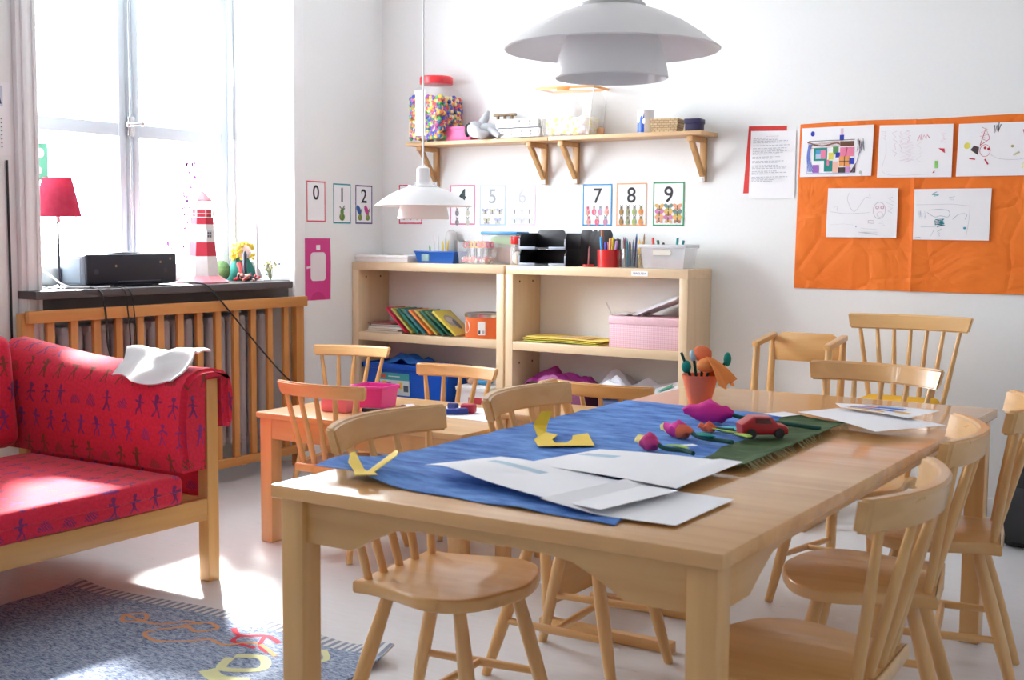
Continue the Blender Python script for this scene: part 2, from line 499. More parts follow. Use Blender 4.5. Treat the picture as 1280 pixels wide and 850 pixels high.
# ------------------------------------------------------------------ wall shelves with brackets
def wall_shelf(label, x0, x1, bx):
    t = thing('wall_shelf', label, 'shelf', ((x0 + x1) / 2, -.1, 1.717), 0, 'pine wall shelves')
    hw = (x1 - x0) / 2
    MB().box(-hw, hw, -.1, .098, .003, .023, .002).make('board', pineS('x'), t)
    for x in bx:
        x -= (x0 + x1) / 2
        b = MB(); w_ = .016
        b.box(x - w_, x + w_, .076, .098, -.215, .0, .002)
        b.box(x - w_, x + w_, -.08, .0755, -.024, .0025, .002)
        b.prism([(-.066, -.026), (-.036, -.026), (.0755, -.165), (.0755, -.195)], x - .012, x + .012, .001, plane='yz')
        b.box(x - w_ * .9, x + w_ * .9, .072, .0758, -.213, -.185, .001, m=1)
        b.tube([(x, .073, -.2), (x, .0705, -.2)], .004, 8, m=2)
        b.make('bracket', [wood('pine_bracket', (.66, .40, .18), (.50, .27, .10), 'z', .45, .05), WHITE, STEEL], t)
    return t
wall_shelf('pine wall shelf carrying the jar of beads and white plastic baskets', .325, 1.245, (.40, 1.115))
wall_shelf('pine wall shelf carrying the wicker basket and dark blue box', 1.25, 2.105, (1.31, 2.035))

# ------------------------------------------------------------------ big table
t = thing('craft_table', 'large birch craft table under the big lamp, covered with blue and green cloth', 'table', (3.31, -2.8215, 0))
TX, TY = .5037, 1.0445
MB().box(-TX, TX, -TY, TY, .692, .72, .003).make('tabletop', tabw('x'), t)
for sx in (-1, 1):
    for sy in (-1, 1):
        x = sx * (TX - .015); y = sy * (TY - .015)
        a, c = sorted((x, x - sx * .058)); e, h = sorted((y, y - sy * .058))
        MB().box(a, c, e, h, 0, .692, .004).make('leg', birch('z'), t)
def apron(L):
    """board with an arched lower edge, in (s, z)"""
    pts = [(-L, .692), (-L, .60)]
    e = L - .12
    pts += [(-e, .60), (-e + .05, .628), (-e + .11, .655), (-e + .17, .662), (e - .17, .662), (e - .11, .655), (e - .05, .628), (e, .60)]
    pts += [(L, .60), (L, .692)]
    return pts
for sy in (-1, 1):
    MB().prism(apron(TX - .073), sy * (TY - .04) - .011, sy * (TY - .04) + .011, .002, plane='xz').make('apron', birch('x'), t)
for sx in (-1, 1):
    MB().prism(apron(TY - .073), sx * (TX - .04) - .011, sx * (TX - .04) + .011, .002, plane='yz').make('apron', birch('y'), t)

# ------------------------------------------------------------------ small table
t = thing('play_table', 'low birch play table with pink tubs and a white sheet on it', 'table', (1.585, -1.81, 0))
SX, SY = .503, .345
MB().box(-SX, SX, -SY, SY, .503, .526, .004).make('tabletop', smallw('x'), t)
for sx in (-1, 1):
    for sy in (-1, 1):
        a, c = sorted((sx * (SX - .012), sx * (SX - .072))); e, h = sorted((sy * (SY - .012), sy * (SY - .072)))
        MB().box(a, c, e, h, 0, .503, .003).make('leg', smallw('z'), t)
for sy in (-1, 1):
    y = sy * (SY - .026); MB().box(-SX + .072, SX - .072, y - .01, y + .01, .42, .503, .002).make('apron', smallw('x'), t)
for sx in (-1, 1):
    x = sx * (SX - .026); b = MB(); b.box(x - .01, x + .01, -SY + .072, SY - .072, .42, .503, .002)
    for y in (-.12, .12): b.tube([(x + sx * .0095, y, .46), (x + sx * .0106, y, .46)], .007, 8, m=1)
    b.make('apron', [smallw('y'), flat((.03, .02, .015), .6)], t)

t = thing('side_table', 'small square birch table squeezed between the play table and the craft table', 'table', (2.31, -1.85, 0))
MB().box(-.185, .185, -.17, .17, .575, .598, .006).make('tabletop', smallw('x'), t)
for sx in (-1, 1):
    for sy in (-1, 1):
        a, c = sorted((sx * .175, sx * .13)); e, h = sorted((sy * .16, sy * .115))
        MB().box(a, c, e, h, 0, .575, .003).make('leg', smallw('z'), t)
for sy in (-1, 1): MB().box(-.13, .13, sy * .145 - .009, sy * .145 + .009, .515, .575, .002).make('apron', smallw('x'), t)
for sx in (-1, 1):
    b = MB(); b.box(sx * .16 - .009, sx * .16 + .009, -.115, .115, .515, .575, .002)
    b.make('apron', smallw('y'), t)

# ------------------------------------------------------------------ spindle chairs (local +x is the front)
def spindle_chair(label, s, Hh, W, xe, xm, wb, ff, hb, ns, group, legbase=1.0):
    t = thing('spindle_chair', label, 'chair', (0, 0, 0), 0, group)
    k = wb / .165
    out = [(-.15, -wb), (-.155, 0), (-.15, wb), (-.10, wb * .985), (-.03, wb * 1.06), (.06 * k, wb * 1.22), (.13 * k, wb * 1.16), (ff - .035, wb * .8), (ff, 0),
           (ff - .035, -wb * .8), (.13 * k, -wb * 1.16), (.06 * k, -wb * 1.22), (-.03, -wb * 1.06), (-.10, -wb * .985)]
    P = []
    P += [Vector((-.15, -wb, 0)), Vector((-.155, 0, 0)), Vector((-.15, wb, 0))]
    P += [v for v in cr([(p[0], p[1], 0) for p in out[2:] + out[:1]], 6)][1:-1]
    b = MB(); b.prism([(p.x, p.y) for p in P], s - .032, s, .007, seg=3)
    b.make('seat', birch('x'), t, smooth=50)
    # rail: bowed board with canted ends
    N = 14; vs = []; fs = []; th = .029
    for i in range(N + 1):
        u = -1 + 2 * i / N
        for (fz, tilt) in ((0, 0), (1, 1)):
            wz = W * (.945 + .055 * fz)
            x = xm + (xe - xm) * u * u - .012 * fz + .012
            y = u * wz; z = s + Hh - hb + fz * hb
            for q in (-1, 1):
                vs.append((x + q * th / 2, y, z))
    bm = bmesh.new(); V = [bm.verts.new(v) for v in vs]
    for i in range(N):
        a = i * 4; c = a + 4
        for (p, q) in ((0, 1), (1, 3), (3, 2), (2, 0)):
            bm.faces.new((V[a + p], V[a + q], V[c + q], V[c + p]))
    bm.faces.new((V[0], V[2], V[3], V[1])); e = N * 4; bm.faces.new((V[e], V[e + 1], V[e + 3], V[e + 2]))
    bmesh.ops.recalc_face_normals(bm, faces=bm.faces)
    bmesh.ops.bevel(bm, geom=[ed for ed in bm.edges if ed.calc_face_angle(0) > .6], offset=.006, segments=3, affect='EDGES')
    b = MB(); b.addbm(bm); b.make('back_rail', birch('y'), t, smooth=50)
    for i in range(ns):
        u = -1 + 2 * i / (ns - 1)
        y1 = u * W * .80; y0 = u * wb * .82
        x1 = xm + (xe - xm) * (u * .8) ** 2 + .012; x0 = -.125 - .005 * (1 - u * u)
        p0 = Vector((x0, y0, s - .004)); p1 = Vector((x1, y1, s + Hh - hb + .006))
        b = MB(); b.tube([p0, p0.lerp(p1, .3), p0.lerp(p1, .7), p1], [.0105, .0118, .0105, .0085], 10)
        b.make('spindle', birch('z'), t)
    lg = {}
    for sx in (-1, 1):
        for sy in (-1, 1):
            top = Vector((.115 * k if sx > 0 else -.085, sy * (.125 if sx > 0 else .105) * k, s - .028))
            bot = Vector(((.205 if sx > 0 else -.195) * k, sy * (.185 if sx > 0 else .165) * k, 0))
            lg[sx, sy] = (top, bot)
            b = MB(); q = [top.lerp(bot, f) for f in (0, .08, .35, .65, 1)]
            b.tube(q, [.0145 * k, .0155 * k, .0185 * k, .0175 * k, .013 * k], 12)
            b.make('leg', birch('z'), t)
    mids = []
    for sy in (-1, 1):
        p = lg[-1, sy][0].lerp(lg[-1, sy][1], .60); q = lg[1, sy][0].lerp(lg[1, sy][1], .60)
        b = MB(); b.tube([p, p.lerp(q, .5), q], [.009 * k, .0115 * k, .009 * k], 10); b.make('stretcher', birch('x'), t)
        mids.append(p.lerp(q, .5))
    b = MB(); b.tube([mids[0], mids[0].lerp(mids[1], .5), mids[1]], [.009 * k, .0115 * k, .009 * k], 10); b.make('stretcher', birch('y'), t)
    return t
D = math.radians
GA = 'spindle chairs around the craft table'; GB = 'small spindle chairs around the play table'
A = spindle_chair('birch spindle chair on the sofa side, whole seat visible under the craft table', .425, .37, .245, -.158, -.232, .168, .225, .066, 5, GA)
A.location = (2.875, -3.345, 0); A.rotation_euler = (0, 0, D(4))
dup(A, (2.885, -2.72, 0), D(3), 'birch spindle chair beside the sled-base armchair, its rail above the yellow paper cutout', GA)
dup(A, (3.316, -1.60, 0), D(-98), 'birch spindle chair at the craft table end, in front of the yellow cushion', GA)
dup(A, (3.813, -3.418, 0), D(182), 'birch spindle chair closest to the camera, its seat beside the front table leg', GA)
dup(A, (3.744, -2.752, 0), D(191), 'birch spindle chair in the middle of the three opposite the sofa side', GA)
dup(A, (3.765, -2.165, 0), D(191), 'birch spindle chair with its seat by the black bag, farthest of three in that row', GA)
K = spindle_chair('small spindle chair facing the camera, in front of the white tub and blue bin', .357, .317, .213, -.159, -.20, .14, .18, .053, 5, GB)
K.location = (1.53, -1.56, 0); K.rotation_euler = (0, 0, D(-90))
dup(K, (.60, -1.10, 0), D(-76), 'small spindle chair standing between the radiator guard and the bookcase corner', GB)
dup(K, (1.477, -2.055, 0), D(91), 'small spindle chair on the sofa side of the play table, its back to the camera', GB)
dup(K, (2.345, -1.42, 0), D(90), 'small spindle chair behind the square side table, its rail before the crumpled papers', GB)
E_ = spindle_chair('tall spindle chair with seven spindles and a yellow cushion, against the back wall', .49, .41, .268, -.15, -.19, .185, .21, .066, 7, 'tall spindle chair')
del E_['group']
E_.location = (3.135, -.42, 0); E_.rotation_euler = (0, 0, D(-90))
b = MB(); b.box(-.115, .18, -.155, .155, 0, .062, .022, seg=4)
b.make('seat_cushion', flat((.85, .48, .02), .8), None, (3.135, -.42, .4905), D(-90), 'flat yellow cushion on the seat of the tall spindle chair', 'cushion')

# ------------------------------------------------------------------ child chairs on sled runners
def sled_chair(name, label, arms, wt, lean, ztop):
    t = thing(name, label, 'chair', (0, 0, 0), 0)
    w_ = .165
    for sy in (-1, 1):
        y = sy * w_; yt = sy * wt
        MB().box(-.10, .36, y - .018, y + .018, 0, .034, .004).make('runner', birch('x'), t)
        b = MB(); b.tube([(-.075, y, .03), (-.10, y, .40), (lean, yt, ztop - .025)], [.017, .018, .015], 12); b.make('post', birch('z'), t)
        if not arms: continue
        b = MB(); b.tube([(.13, y, .03), (.10, y, .40), (.062, y, .75)], [.017, .018, .015], 12); b.make('post', birch('z'), t)
        b = MB(); b.prism([(-.15, .772), (.085, .745), (.085, .768), (-.15, .797)], y - .017, y + .017, .005, plane='xz'); b.make('armrest', birch('x'), t)
    a = wt - .012; c = min(.05, wt * .5)
    pl = [(-a, ztop - .13), (a, ztop - .13), (a, ztop - .025), (wt - c, ztop), (c - wt, ztop), (-a, ztop - .025)]
    MB().prism(pl, lean - .007, lean + .013, .004, plane='yz').make('backrest', birch('y'), t)
    MB().box(-.10, .12, -w_ + .012, w_ - .012, .40, .425, .008).make('seat', birch('x'), t)
    MB().box(-.10, -.085, -w_ + .014, w_ - .014, .06, .20, .004).make('back_board', birch('y'), t)
    return t
F_ = sled_chair('child_armchair', 'plank-backed child armchair standing by the back wall below the notices', True, .165, -.135, .80)
F_.location = (2.68, -.40, 0); F_.rotation_euler = (0, 0, D(-90))
C_ = sled_chair('child_chair', 'plank-backed low chair half hidden behind the craft table, floor runner showing below', False, .085, -.19, .765)
C_.location = (2.70, -2.275, 0)

# ------------------------------------------------------------------ sofa
def fabric():
    m, b = base('sofa_fabric', (.5, .02, .05), .85, 0, 0, .2)
    t = NT(m); uv = t.new('ShaderNodeUVMap'); uv.uv_map = 'UVMap'
    nz = t.new('ShaderNodeTexNoise'); nz.inputs['Scale'].default_value = 22; t.l.new(uv.outputs[0], nz.inputs['Vector'])
    sp = t.new('ShaderNodeSeparateXYZ'); t.l.new(uv.outputs[0], sp.inputs[0])
    sn = t.new('ShaderNodeSeparateColor'); t.l.new(nz.outputs['Color'], sn.inputs[0])
    CW, CH = .086, .098
    u = t.m('DIVIDE', t.m('ADD', sp.outputs[0], t.m('MULTIPLY', t.m('SUBTRACT', sn.outputs[0], .5), .030)), CW)
    v = t.m('DIVIDE', t.m('ADD', sp.outputs[1], t.m('MULTIPLY', t.m('SUBTRACT', sn.outputs[1], .5), .030)), CH)
    row = t.m('FLOOR', v); colm = t.m('FLOOR', t.m('ADD', u, t.m('MULTIPLY', row, .37)))
    x = t.m('SUBTRACT', t.m('FRACT', t.m('ADD', u, t.m('MULTIPLY', row, .37))), .5); y = t.m('FRACT', v)
    ax = t.m('ABSOLUTE', x)
    wn = t.new('ShaderNodeTexWhiteNoise'); wn.noise_dimensions = '2D'
    cv = t.new('ShaderNodeCombineXYZ'); t.l.new(colm, cv.inputs[0]); t.l.new(row, cv.inputs[1]); t.l.new(cv.outputs[0], wn.inputs['Vector'])
    h = wn.outputs[0]
    lt = lambda a, q: t.m('LESS_THAN', a, q)
    AND = lambda a, q: t.m('MULTIPLY', a, q); OR = lambda a, q: t.m('MAXIMUM', a, q)
    rng = lambda a, lo, hi: AND(t.m('GREATER_THAN', a, lo), lt(a, hi))
    dist = lambda cx, cy, sx, sy: t.m('ADD', t.m('POWER', t.m('DIVIDE', t.m('SUBTRACT', x, cx), sx), 2.0), t.m('POWER', t.m('DIVIDE', t.m('SUBTRACT', y, cy), sy), 2.0))
    head = lt(dist(0, .78, .10, .10), 1.0)
    body = AND(lt(ax, t.m('ADD', .045, t.m('MULTIPLY', h, .06))), rng(y, .38, .72))
    arms = AND(lt(t.m('ABSOLUTE', t.m('SUBTRACT', t.m('SUBTRACT', y, .60), t.m('MULTIPLY', ax, t.m('SUBTRACT', h, .4)))), .035), lt(ax, .27))
    legs = AND(lt(t.m('ABSOLUTE', t.m('SUBTRACT', ax, t.m('MULTIPLY', t.m('SUBTRACT', .44, y), .6))), .045), rng(y, .12, .44))
    man = OR(OR(head, body), OR(arms, legs))
    hedge = AND(lt(dist(0, .25, .30, .36), 1.0), t.m('GREATER_THAN', y, .25))
    stripe = t.m('GREATER_THAN', t.m('SINE', t.m('MULTIPLY', t.m('ADD', x, y), 55.0)), -.2)
    hedge = AND(hedge, stripe)
    sel = t.m('GREATER_THAN', h, .72)
    mot = t.m('ADD', t.m('MULTIPLY', sel, hedge), t.m('MULTIPLY', t.m('SUBTRACT', 1.0, sel), man))
    r3 = t.m('FLOORED_MODULO', row, 3.0)
    c = t.mix(t.m('GREATER_THAN', r3, .5), (.075, .02, .13), (.10, .045, .02))
    c = t.mix(t.m('GREATER_THAN', r3, 1.5), c, (.12, .03, .20))
    n2 = t.new('ShaderNodeTexNoise'); n2.inputs['Scale'].default_value = 90; n2.inputs['Detail'].default_value = 3; t.l.new(uv.outputs[0], n2.inputs['Vector'])
    red = t.mix(n2.outputs['Fac'], (.50, .008, .03), (.76, .03, .075))
    t.l.new(t.mix(t.m('MULTIPLY', mot, .80), red, c), b.inputs['Base Color'])
    bp = t.new('ShaderNodeBump'); bp.inputs['Strength'].default_value = .12; t.l.new(n2.outputs['Fac'], bp.inputs['Height']); t.l.new(bp.outputs[0], b.inputs['Normal'])
    b.inputs['Sheen Weight'].default_value = .15
    return m
FAB = fabric()
SO = Vector((.80, -3.65, 0))
t = thing('sofa', 'red patterned sofa with birch frame under the window', 'sofa', SO)
def loc(x=0, y=0, z=0): return (x - SO.x, y - SO.y, z - SO.z)
def sbox(x0, x1, y0, y1, z0, z1, bev, name, mat, **k):
    return MB().box(x0 - SO.x, x1 - SO.x, y0 - SO.y, y1 - SO.y, z0, z1, bev, seg=3).make(name, mat, t, **k)
for y0, y1 in ((-2.68, -2.628), (-4.672, -4.62)):
    sbox(1.315, 1.365, y0, y1, 0, .735, .003, 'post', sofaw('z'))
    sbox(.30, .35, y0, y1, 0, .735, .003, 'post', sofaw('z'))
    sbox(.35, 1.315, y0 + .008, y1 - .008, .66, .732, .003, 'arm_rail', sofaw('x'))
    sbox(.35, 1.315, y0 + .01, y1 - .01, .225, .30, .003, 'side_rail', sofaw('x'))
    sbox(.35, 1.315, y0 + .018, y1 - .018, .30, .66, .003, 'side_panel', FAB, uv='box')  # panel added to close the under-arm gap against the sun
sbox(1.335, 1.362, -4.62, -2.68, .226, .302, .003, 'front_rail', sofaw('y'))
sbox(.31, .34, -4.62, -2.68, .226, .302, .003, 'back_rail', sofaw('y'))
sbox(.31, .335, -4.62, -2.68, .55, .73, .003, 'back_rail', sofaw('y'))
s_ = sbox(.545, 1.378, -4.56, -2.80, .3025, .405, .022, 'seat_cushion', FAB, uv='box', smooth=60)
b = MB()
b.tube([loc(.6, -2.802, .352), loc(1.36, -2.802, .352), loc(1.377, -2.82, .352), loc(1.379, -4.5, .352)], .0035, 6)
b.make('piping', FAB, s_, uv='box')
def armpad(y, sg):
    prof = [(-.145, .41), (-.158, .50), (-.160, .60), (-.148, .70), (-.118, .765), (-.07, .797), (-.01, .800), (.045, .782), (.082, .735), (.094, .66), (.088, .57), (.078, .545),
            (.045, .55), (.038, .60), (.036, .738), (-.036, .738), (-.040, .60), (-.042, .41)]
    pr = [(sg * p[0] + y - SO.y, p[1]) for p in prof]
    def warp(co):
        x = co.x + SO.x
        if co.z > .70:
            u = (x - .34) / (1.385 - .34)
            co.z += .6 * (co.z - .70) * (max(0, .38 - u) * 1.0) - .36 * (co.z - .70) * min(1, u * 1.6)
        return co
    bm = bmesh.new(); n = len(pr); xs = [.34 + (1.388 - .34) * i / 18 for i in range(19)]
    V = [[bm.verts.new((x - SO.x, p[0], p[1])) for p in pr] for x in xs]
    for i in range(18):
        for k in range(n): bm.faces.new((V[i][k], V[i][(k + 1) % n], V[i + 1][(k + 1) % n], V[i + 1][k]))
    bm.faces.new(V[0]); bm.faces.new(V[-1][::-1])
    bmesh.ops.recalc_face_normals(bm, faces=bm.faces)
    ed = [e for e in bm.edges if (e.verts[0].co - e.verts[1].co).x == 0 and abs(e.verts[0].co.x - (xs[-1] - SO.x)) < 1e-5]
    bmesh.ops.bevel(bm, geom=ed, offset=.018, segments=3, affect='EDGES')
    for v in bm.verts: v.co = warp(v.co)
    m = MB(); m.addbm(bm); return m.make('arm_cushion', FAB, t, uv='box', smooth=60)
armpad(-2.654, 1); armpad(-4.646, -1)
bm_ = MB()
M_ = Matrix.Translation(loc(.36, 0, .41)) @ Matrix.Rotation(D(-6), 4, 'Y')
bm_.box(0, .185, -4.48, -2.825, 0, .425, .05, M=M_, seg=4)
bm_.make('back_cushion', FAB, t, uv='box', smooth=60)
# white cloth on the arm
def clothfn(u, v):
    x = 1.0 + .34 * u; y = -2.815 + .19 * v
    d = abs(y + 2.665)
    z = .800 + .018 * noise.noise(Vector((u * 4, v * 4, 3))) + .016 * math.sin(u * 7 + v * 3) * .5
    if y < -2.72: z -= (abs(y + 2.72) * 1.0)
    return (x + .02 * math.sin(v * 6), y + .02 * math.sin(u * 9), z + .014)
b = MB(); b.sheet(lambda u, v: Vector(clothfn(.5 + (u - .5) * (1 - .25 * abs(v - .5)), v)) - Vector((1.17, -2.72, .80)), 22, 14, .006)
b.make('cloth', flat((.80, .80, .80), .85, var=.05), None, (1.17, -2.72, .80), 0, 'crumpled white cloth lying on the arm of the red sofa', 'cloth', smooth=70)

# ------------------------------------------------------------------ rug
def rugmat():
    m, b = base('rug_weave', (.3, .35, .45), .95, 0, 0, .1)
    t = NT(m); tc = t.new('ShaderNodeTexCoord'); mp = t.new('ShaderNodeMapping'); mp.inputs['Scale'].default_value = (60, 190, 60)
    t.l.new(tc.outputs['Object'], mp.inputs[0])
    n = t.new('ShaderNodeTexNoise'); n.inputs['Scale'].default_value = 1; n.inputs['Detail'].default_value = 3; n.inputs['Roughness'].default_value = .7
    t.l.new(mp.outputs[0], n.inputs['Vector'])
    r = t.new('ShaderNodeValToRGB'); r.color_ramp.elements[0].position = .36; r.color_ramp.elements[0].color = (.085, .12, .22, 1)
    r.color_ramp.elements[1].position = .60; r.color_ramp.elements[1].color = (.40, .46, .56, 1)
    t.l.new(n.outputs['Fac'], r.inputs[0]); t.l.new(r.outputs[0], b.inputs['Base Color'])
    bp = t.new('ShaderNodeBump'); bp.inputs['Strength'].default_value = .4; bp.inputs['Distance'].default_value = .004; t.l.new(n.outputs['Fac'], bp.inputs['Height']); t.l.new(bp.outputs[0], b.inputs['Normal'])
    return m
def stripemat():
    m, b = base('rug_fringe', (.5, .5, .5), .9)
    t = NT(m); tc = t.new('ShaderNodeTexCoord'); sp = t.new('ShaderNodeSeparateXYZ'); t.l.new(tc.outputs['Object'], sp.inputs[0])
    q = t.m('GREATER_THAN', t.m('SINE', t.m('MULTIPLY', sp.outputs[0], 210.0)), 0.0)
    t.l.new(t.mix(q, (.22, .24, .30), (.56, .57, .58)), b.inputs['Base Color'])
    return m
RG = Vector((1.72, -3.8, .0))
t = thing('rug', 'blue grey woven rug with striped end band lying before the sofa', 'rug', RG)
def rugz(x, y):
    z = .007 + .004 * noise.noise(Vector((x * 3, y * 3, 0)))
    d = math.hypot(x - 2.40, y + 2.93)
    if d < .22: z += .05 * (1 - d / .22) ** 2
    d = math.hypot(x - 1.03, y + 2.97)
    if d < .15: z += .02 * (1 - d / .15) ** 2
    return z
yf = lambda x: -2.965 + .06 * math.exp(-((x - 1.8) / .5) ** 2) - .0 * x
b = MB(); b.sheet(lambda u, v: Vector((1.03 + 1.38 * u, yf(1.03 + 1.38 * u) - .06 - 1.53 * v, rugz(1.03 + 1.38 * u, yf(1.03 + 1.38 * u) - .06 - 1.53 * v))) - RG, 40, 40, .007)
mats = [rugmat(), flat((.62, .30, .14), .9), flat((.55, .03, .06), .9), flat((.60, .60, .32), .9)]
def rugline(pts, w_, m):
    P = cr([(p[0], p[1], 0) for p in pts], 8)
    P = [Vector((p.x, p.y, rugz(p.x, p.y) + .0045)) - RG for p in P]
    vs = []; fs = []
    for i, p in enumerate(P):
        d = (P[min(i + 1, len(P) - 1)] - P[max(i - 1, 0)]).normalized(); n = Vector((-d.y, d.x, 0)) * w_ / 2
        vs += [p + n, p - n]
        if i: fs.append([2 * i - 2, 2 * i - 1, 2 * i + 1, 2 * i])
    b.add(vs, fs, m)
rugline([(1.44, -3.12), (1.50, -3.17), (1.54, -3.12), (1.49, -3.08), (1.46, -3.12), (1.60, -3.13), (1.66, -3.06), (1.72, -3.05)], .014, 1)
rugline([(1.68, -3.10), (1.72, -3.03), (1.79, -3.05), (1.76, -3.11), (1.70, -3.10), (1.64, -3.20), (1.72, -3.24), (1.80, -3.20)], .014, 1)
rugline([(1.80, -3.20), (1.85, -3.14), (1.92, -3.15), (1.98, -3.09), (2.04, -3.10), (2.12, -3.14)], .014, 1)
rugline([(1.83, -3.02), (1.90, -3.06), (1.97, -3.02), (2.05, -3.05)], .018, 2)
rugline([(1.90, -3.05), (1.92, -3.11), (2.02, -3.12)], .016, 2); rugline([(1.97, -3.03), (2.02, -3.10), (2.08, -3.13)], .014, 2)
rugline([(2.02, -3.20), (2.10, -3.17), (2.16, -3.24), (2.07, -3.30), (2.02, -3.22)], .03, 3)
rugline([(2.20, -3.02), (2.26, -3.08), (2.22, -3.13), (2.28, -3.16)], .02, 3); rugline([(2.04, -3.33), (2.12, -3.36), (2.2, -3.33)], .05, 3)
b.make('rug_field', mats, t, smooth=60)
b = MB(); b.sheet(lambda u, v: Vector((1.03 + 1.38 * u, yf(1.03 + 1.38 * u) - .06 * v, rugz(1.03 + 1.38 * u, yf(1.03 + 1.38 * u) - .06 * v))) - RG, 40, 4, .006)
b.make('fringe', stripemat(), t, smooth=60)

# ------------------------------------------------------------------ pendant lamps
def pendant(label, loc_, R, hz, cordtop, group=None):
    t = thing('pendant_lamp', label, 'lamp', loc_, 0, 'white pendant lamps')
    k = R / .27
    ENAM = flat((.96, .955, .96), .3, var=.005)
    def shell(name, prof, th=.003):
        n = len(prof)
        inner = [(max(r - th, 1e-4), z - th) for r, z in prof[::-1]]
        MB().lathe([(r * k, z * k) for r, z in prof + inner], 48, closed=True).make(name, ENAM, t, smooth=50)
    shell('top_shade', [(.065, .100), (.09, .096), (.13, .083), (.18, .059), (.225, .030), (.256, .006), (.27, -.004)])
    shell('lower_shade', [(.085, .055), (.105, .045), (.122, .012), (.133, -.025), (.140, -.060), (.142, -.074)])
    b = MB(); b.lathe([(0, .05), (.03, .05), (.055, .03), (.06, -.01), (.045, -.035), (0, -.04)], 24); b.v = [v * k for v in b.v]
    b.make('inner_shade', ENAM, t)
    b = MB(); b.lathe([(.083, .094), (.083, .106), (.05, .110), (.04, .12), (.036, .13), (.036, .20), (.02, .21), (0, .212)], 32)
    for a in range(3): 
        q = a * 2 * PI / 3 + .5; b.tube([(.07 * math.cos(q), .07 * math.sin(q), .09), (.07 * math.cos(q), .07 * math.sin(q), .122)], .004, 6)
    b.v = [v * k for v in b.v]
    b.make('socket_cap', [flat((.62, .61, .62), .3)] if R > .25 else ENAM, t)
    b = MB(); b.lathe([(0, -.046), (.012, -.044), (.012, -.03), (0, -.03)], 16); b.v = [v * k for v in b.v]; b.make('finial', WHITE, t)
    b = MB(); b.tube([(0, 0, .205 * k), (0, 0, H - loc_[2] - .002)], .0035, 8); b.make('cord', WHITE, t)
    return t
pendant('large white shaded pendant lamp hanging over the craft table', (3.145, -3.035, 1.690), .262, 0, 3)
pendant('smaller white pendant lamp hanging over the play table', (1.574, -1.70, 1.352), .198, 0, 3)
# ------------------------------------------------------------------ flat things on the walls
def ribbon(pts, w_, smooth_=0, closed=False):
    P = [Vector((p[0], p[1], 0)) for p in pts]
    if smooth_: P = cr(P, smooth_, closed)
    if closed: P = P + [P[0]]
    vs = []; fs = []
    for i, p in enumerate(P):
        d = (P[min(i + 1, len(P) - 1)] - P[max(i - 1, 0)])
        d = d.normalized() if d.length > 0 else Vector((1, 0, 0))
        n = Vector((-d.y, d.x, 0)) * w_ / 2
        vs += [p + n, p - n]
        if i: fs.append([2 * i - 2, 2 * i - 1, 2 * i + 1, 2 * i])
    return vs, fs
def ell(cx, cy, rx, ry, n=16, rot=0):
    return [(cx + rx * math.cos(2 * PI * i / n) * math.cos(rot) - ry * math.sin(2 * PI * i / n) * math.sin(rot),
             cy + rx * math.cos(2 * PI * i / n) * math.sin(rot) + ry * math.sin(2 * PI * i / n) * math.cos(rot)) for i in range(n)]
def scrib(x0, y0, x1, y1, n, seed, vert=False):
    r = random.Random(seed); out = []
    for i in range(n + 1):
        f = i / n
        if vert: out.append((x0 + (x1 - x0) * f, y0 if i % 2 else y1))
        else: out.append((x0 if i % 2 else x1, y0 + (y1 - y0) * f))
        out[-1] = (out[-1][0] + r.uniform(-.006, .006), out[-1][1] + r.uniform(-.006, .006))
    return out
class Sheet:
    """flat paper with marks; local x right, z up, facing -y; units metres with origin at the lower left corner"""
    def __init__(s, poly, mat, th=.0012):
        s.b = MB(); s.mats = [mat]; s.k = 0; s.th = th
        s.b.prism(poly, -th, 0, plane='xz')
    def mi(s, col):
        mm = col if not isinstance(col, tuple) else flat(col, .6, var=.02)
        if mm not in s.mats: s.mats.append(mm)
        return s.mats.index(mm)
    def put(s, vs, fs, col):
        s.k += 1; y = -s.th - .0003 - .00006 * s.k
        s.b.add([(v[0], y, v[1]) for v in vs], fs, s.mi(col)); return s
    def poly(s, pts, col): return s.put(pts, [list(range(len(pts)))], col)
    def line(s, pts, w_, col, sm=0, closed=False):
        vs, fs = ribbon(pts, w_, sm, closed); return s.put(vs, fs, col)
    def text(s, body, size, x, z, col):
        s.k += 1; s.b.text(body, size, s.mi(col), Matrix.Translation((x, -s.th - .0004 - .00006 * s.k, z)) @ Matrix.Rotation(PI / 2, 4, 'X')); return s
    def make(s, name, label, cat, loc_, rz=0, group=None, kind=None):
        return s.b.make(name, s.mats, None, loc_, rz, label, cat, group, kind, smooth=0)

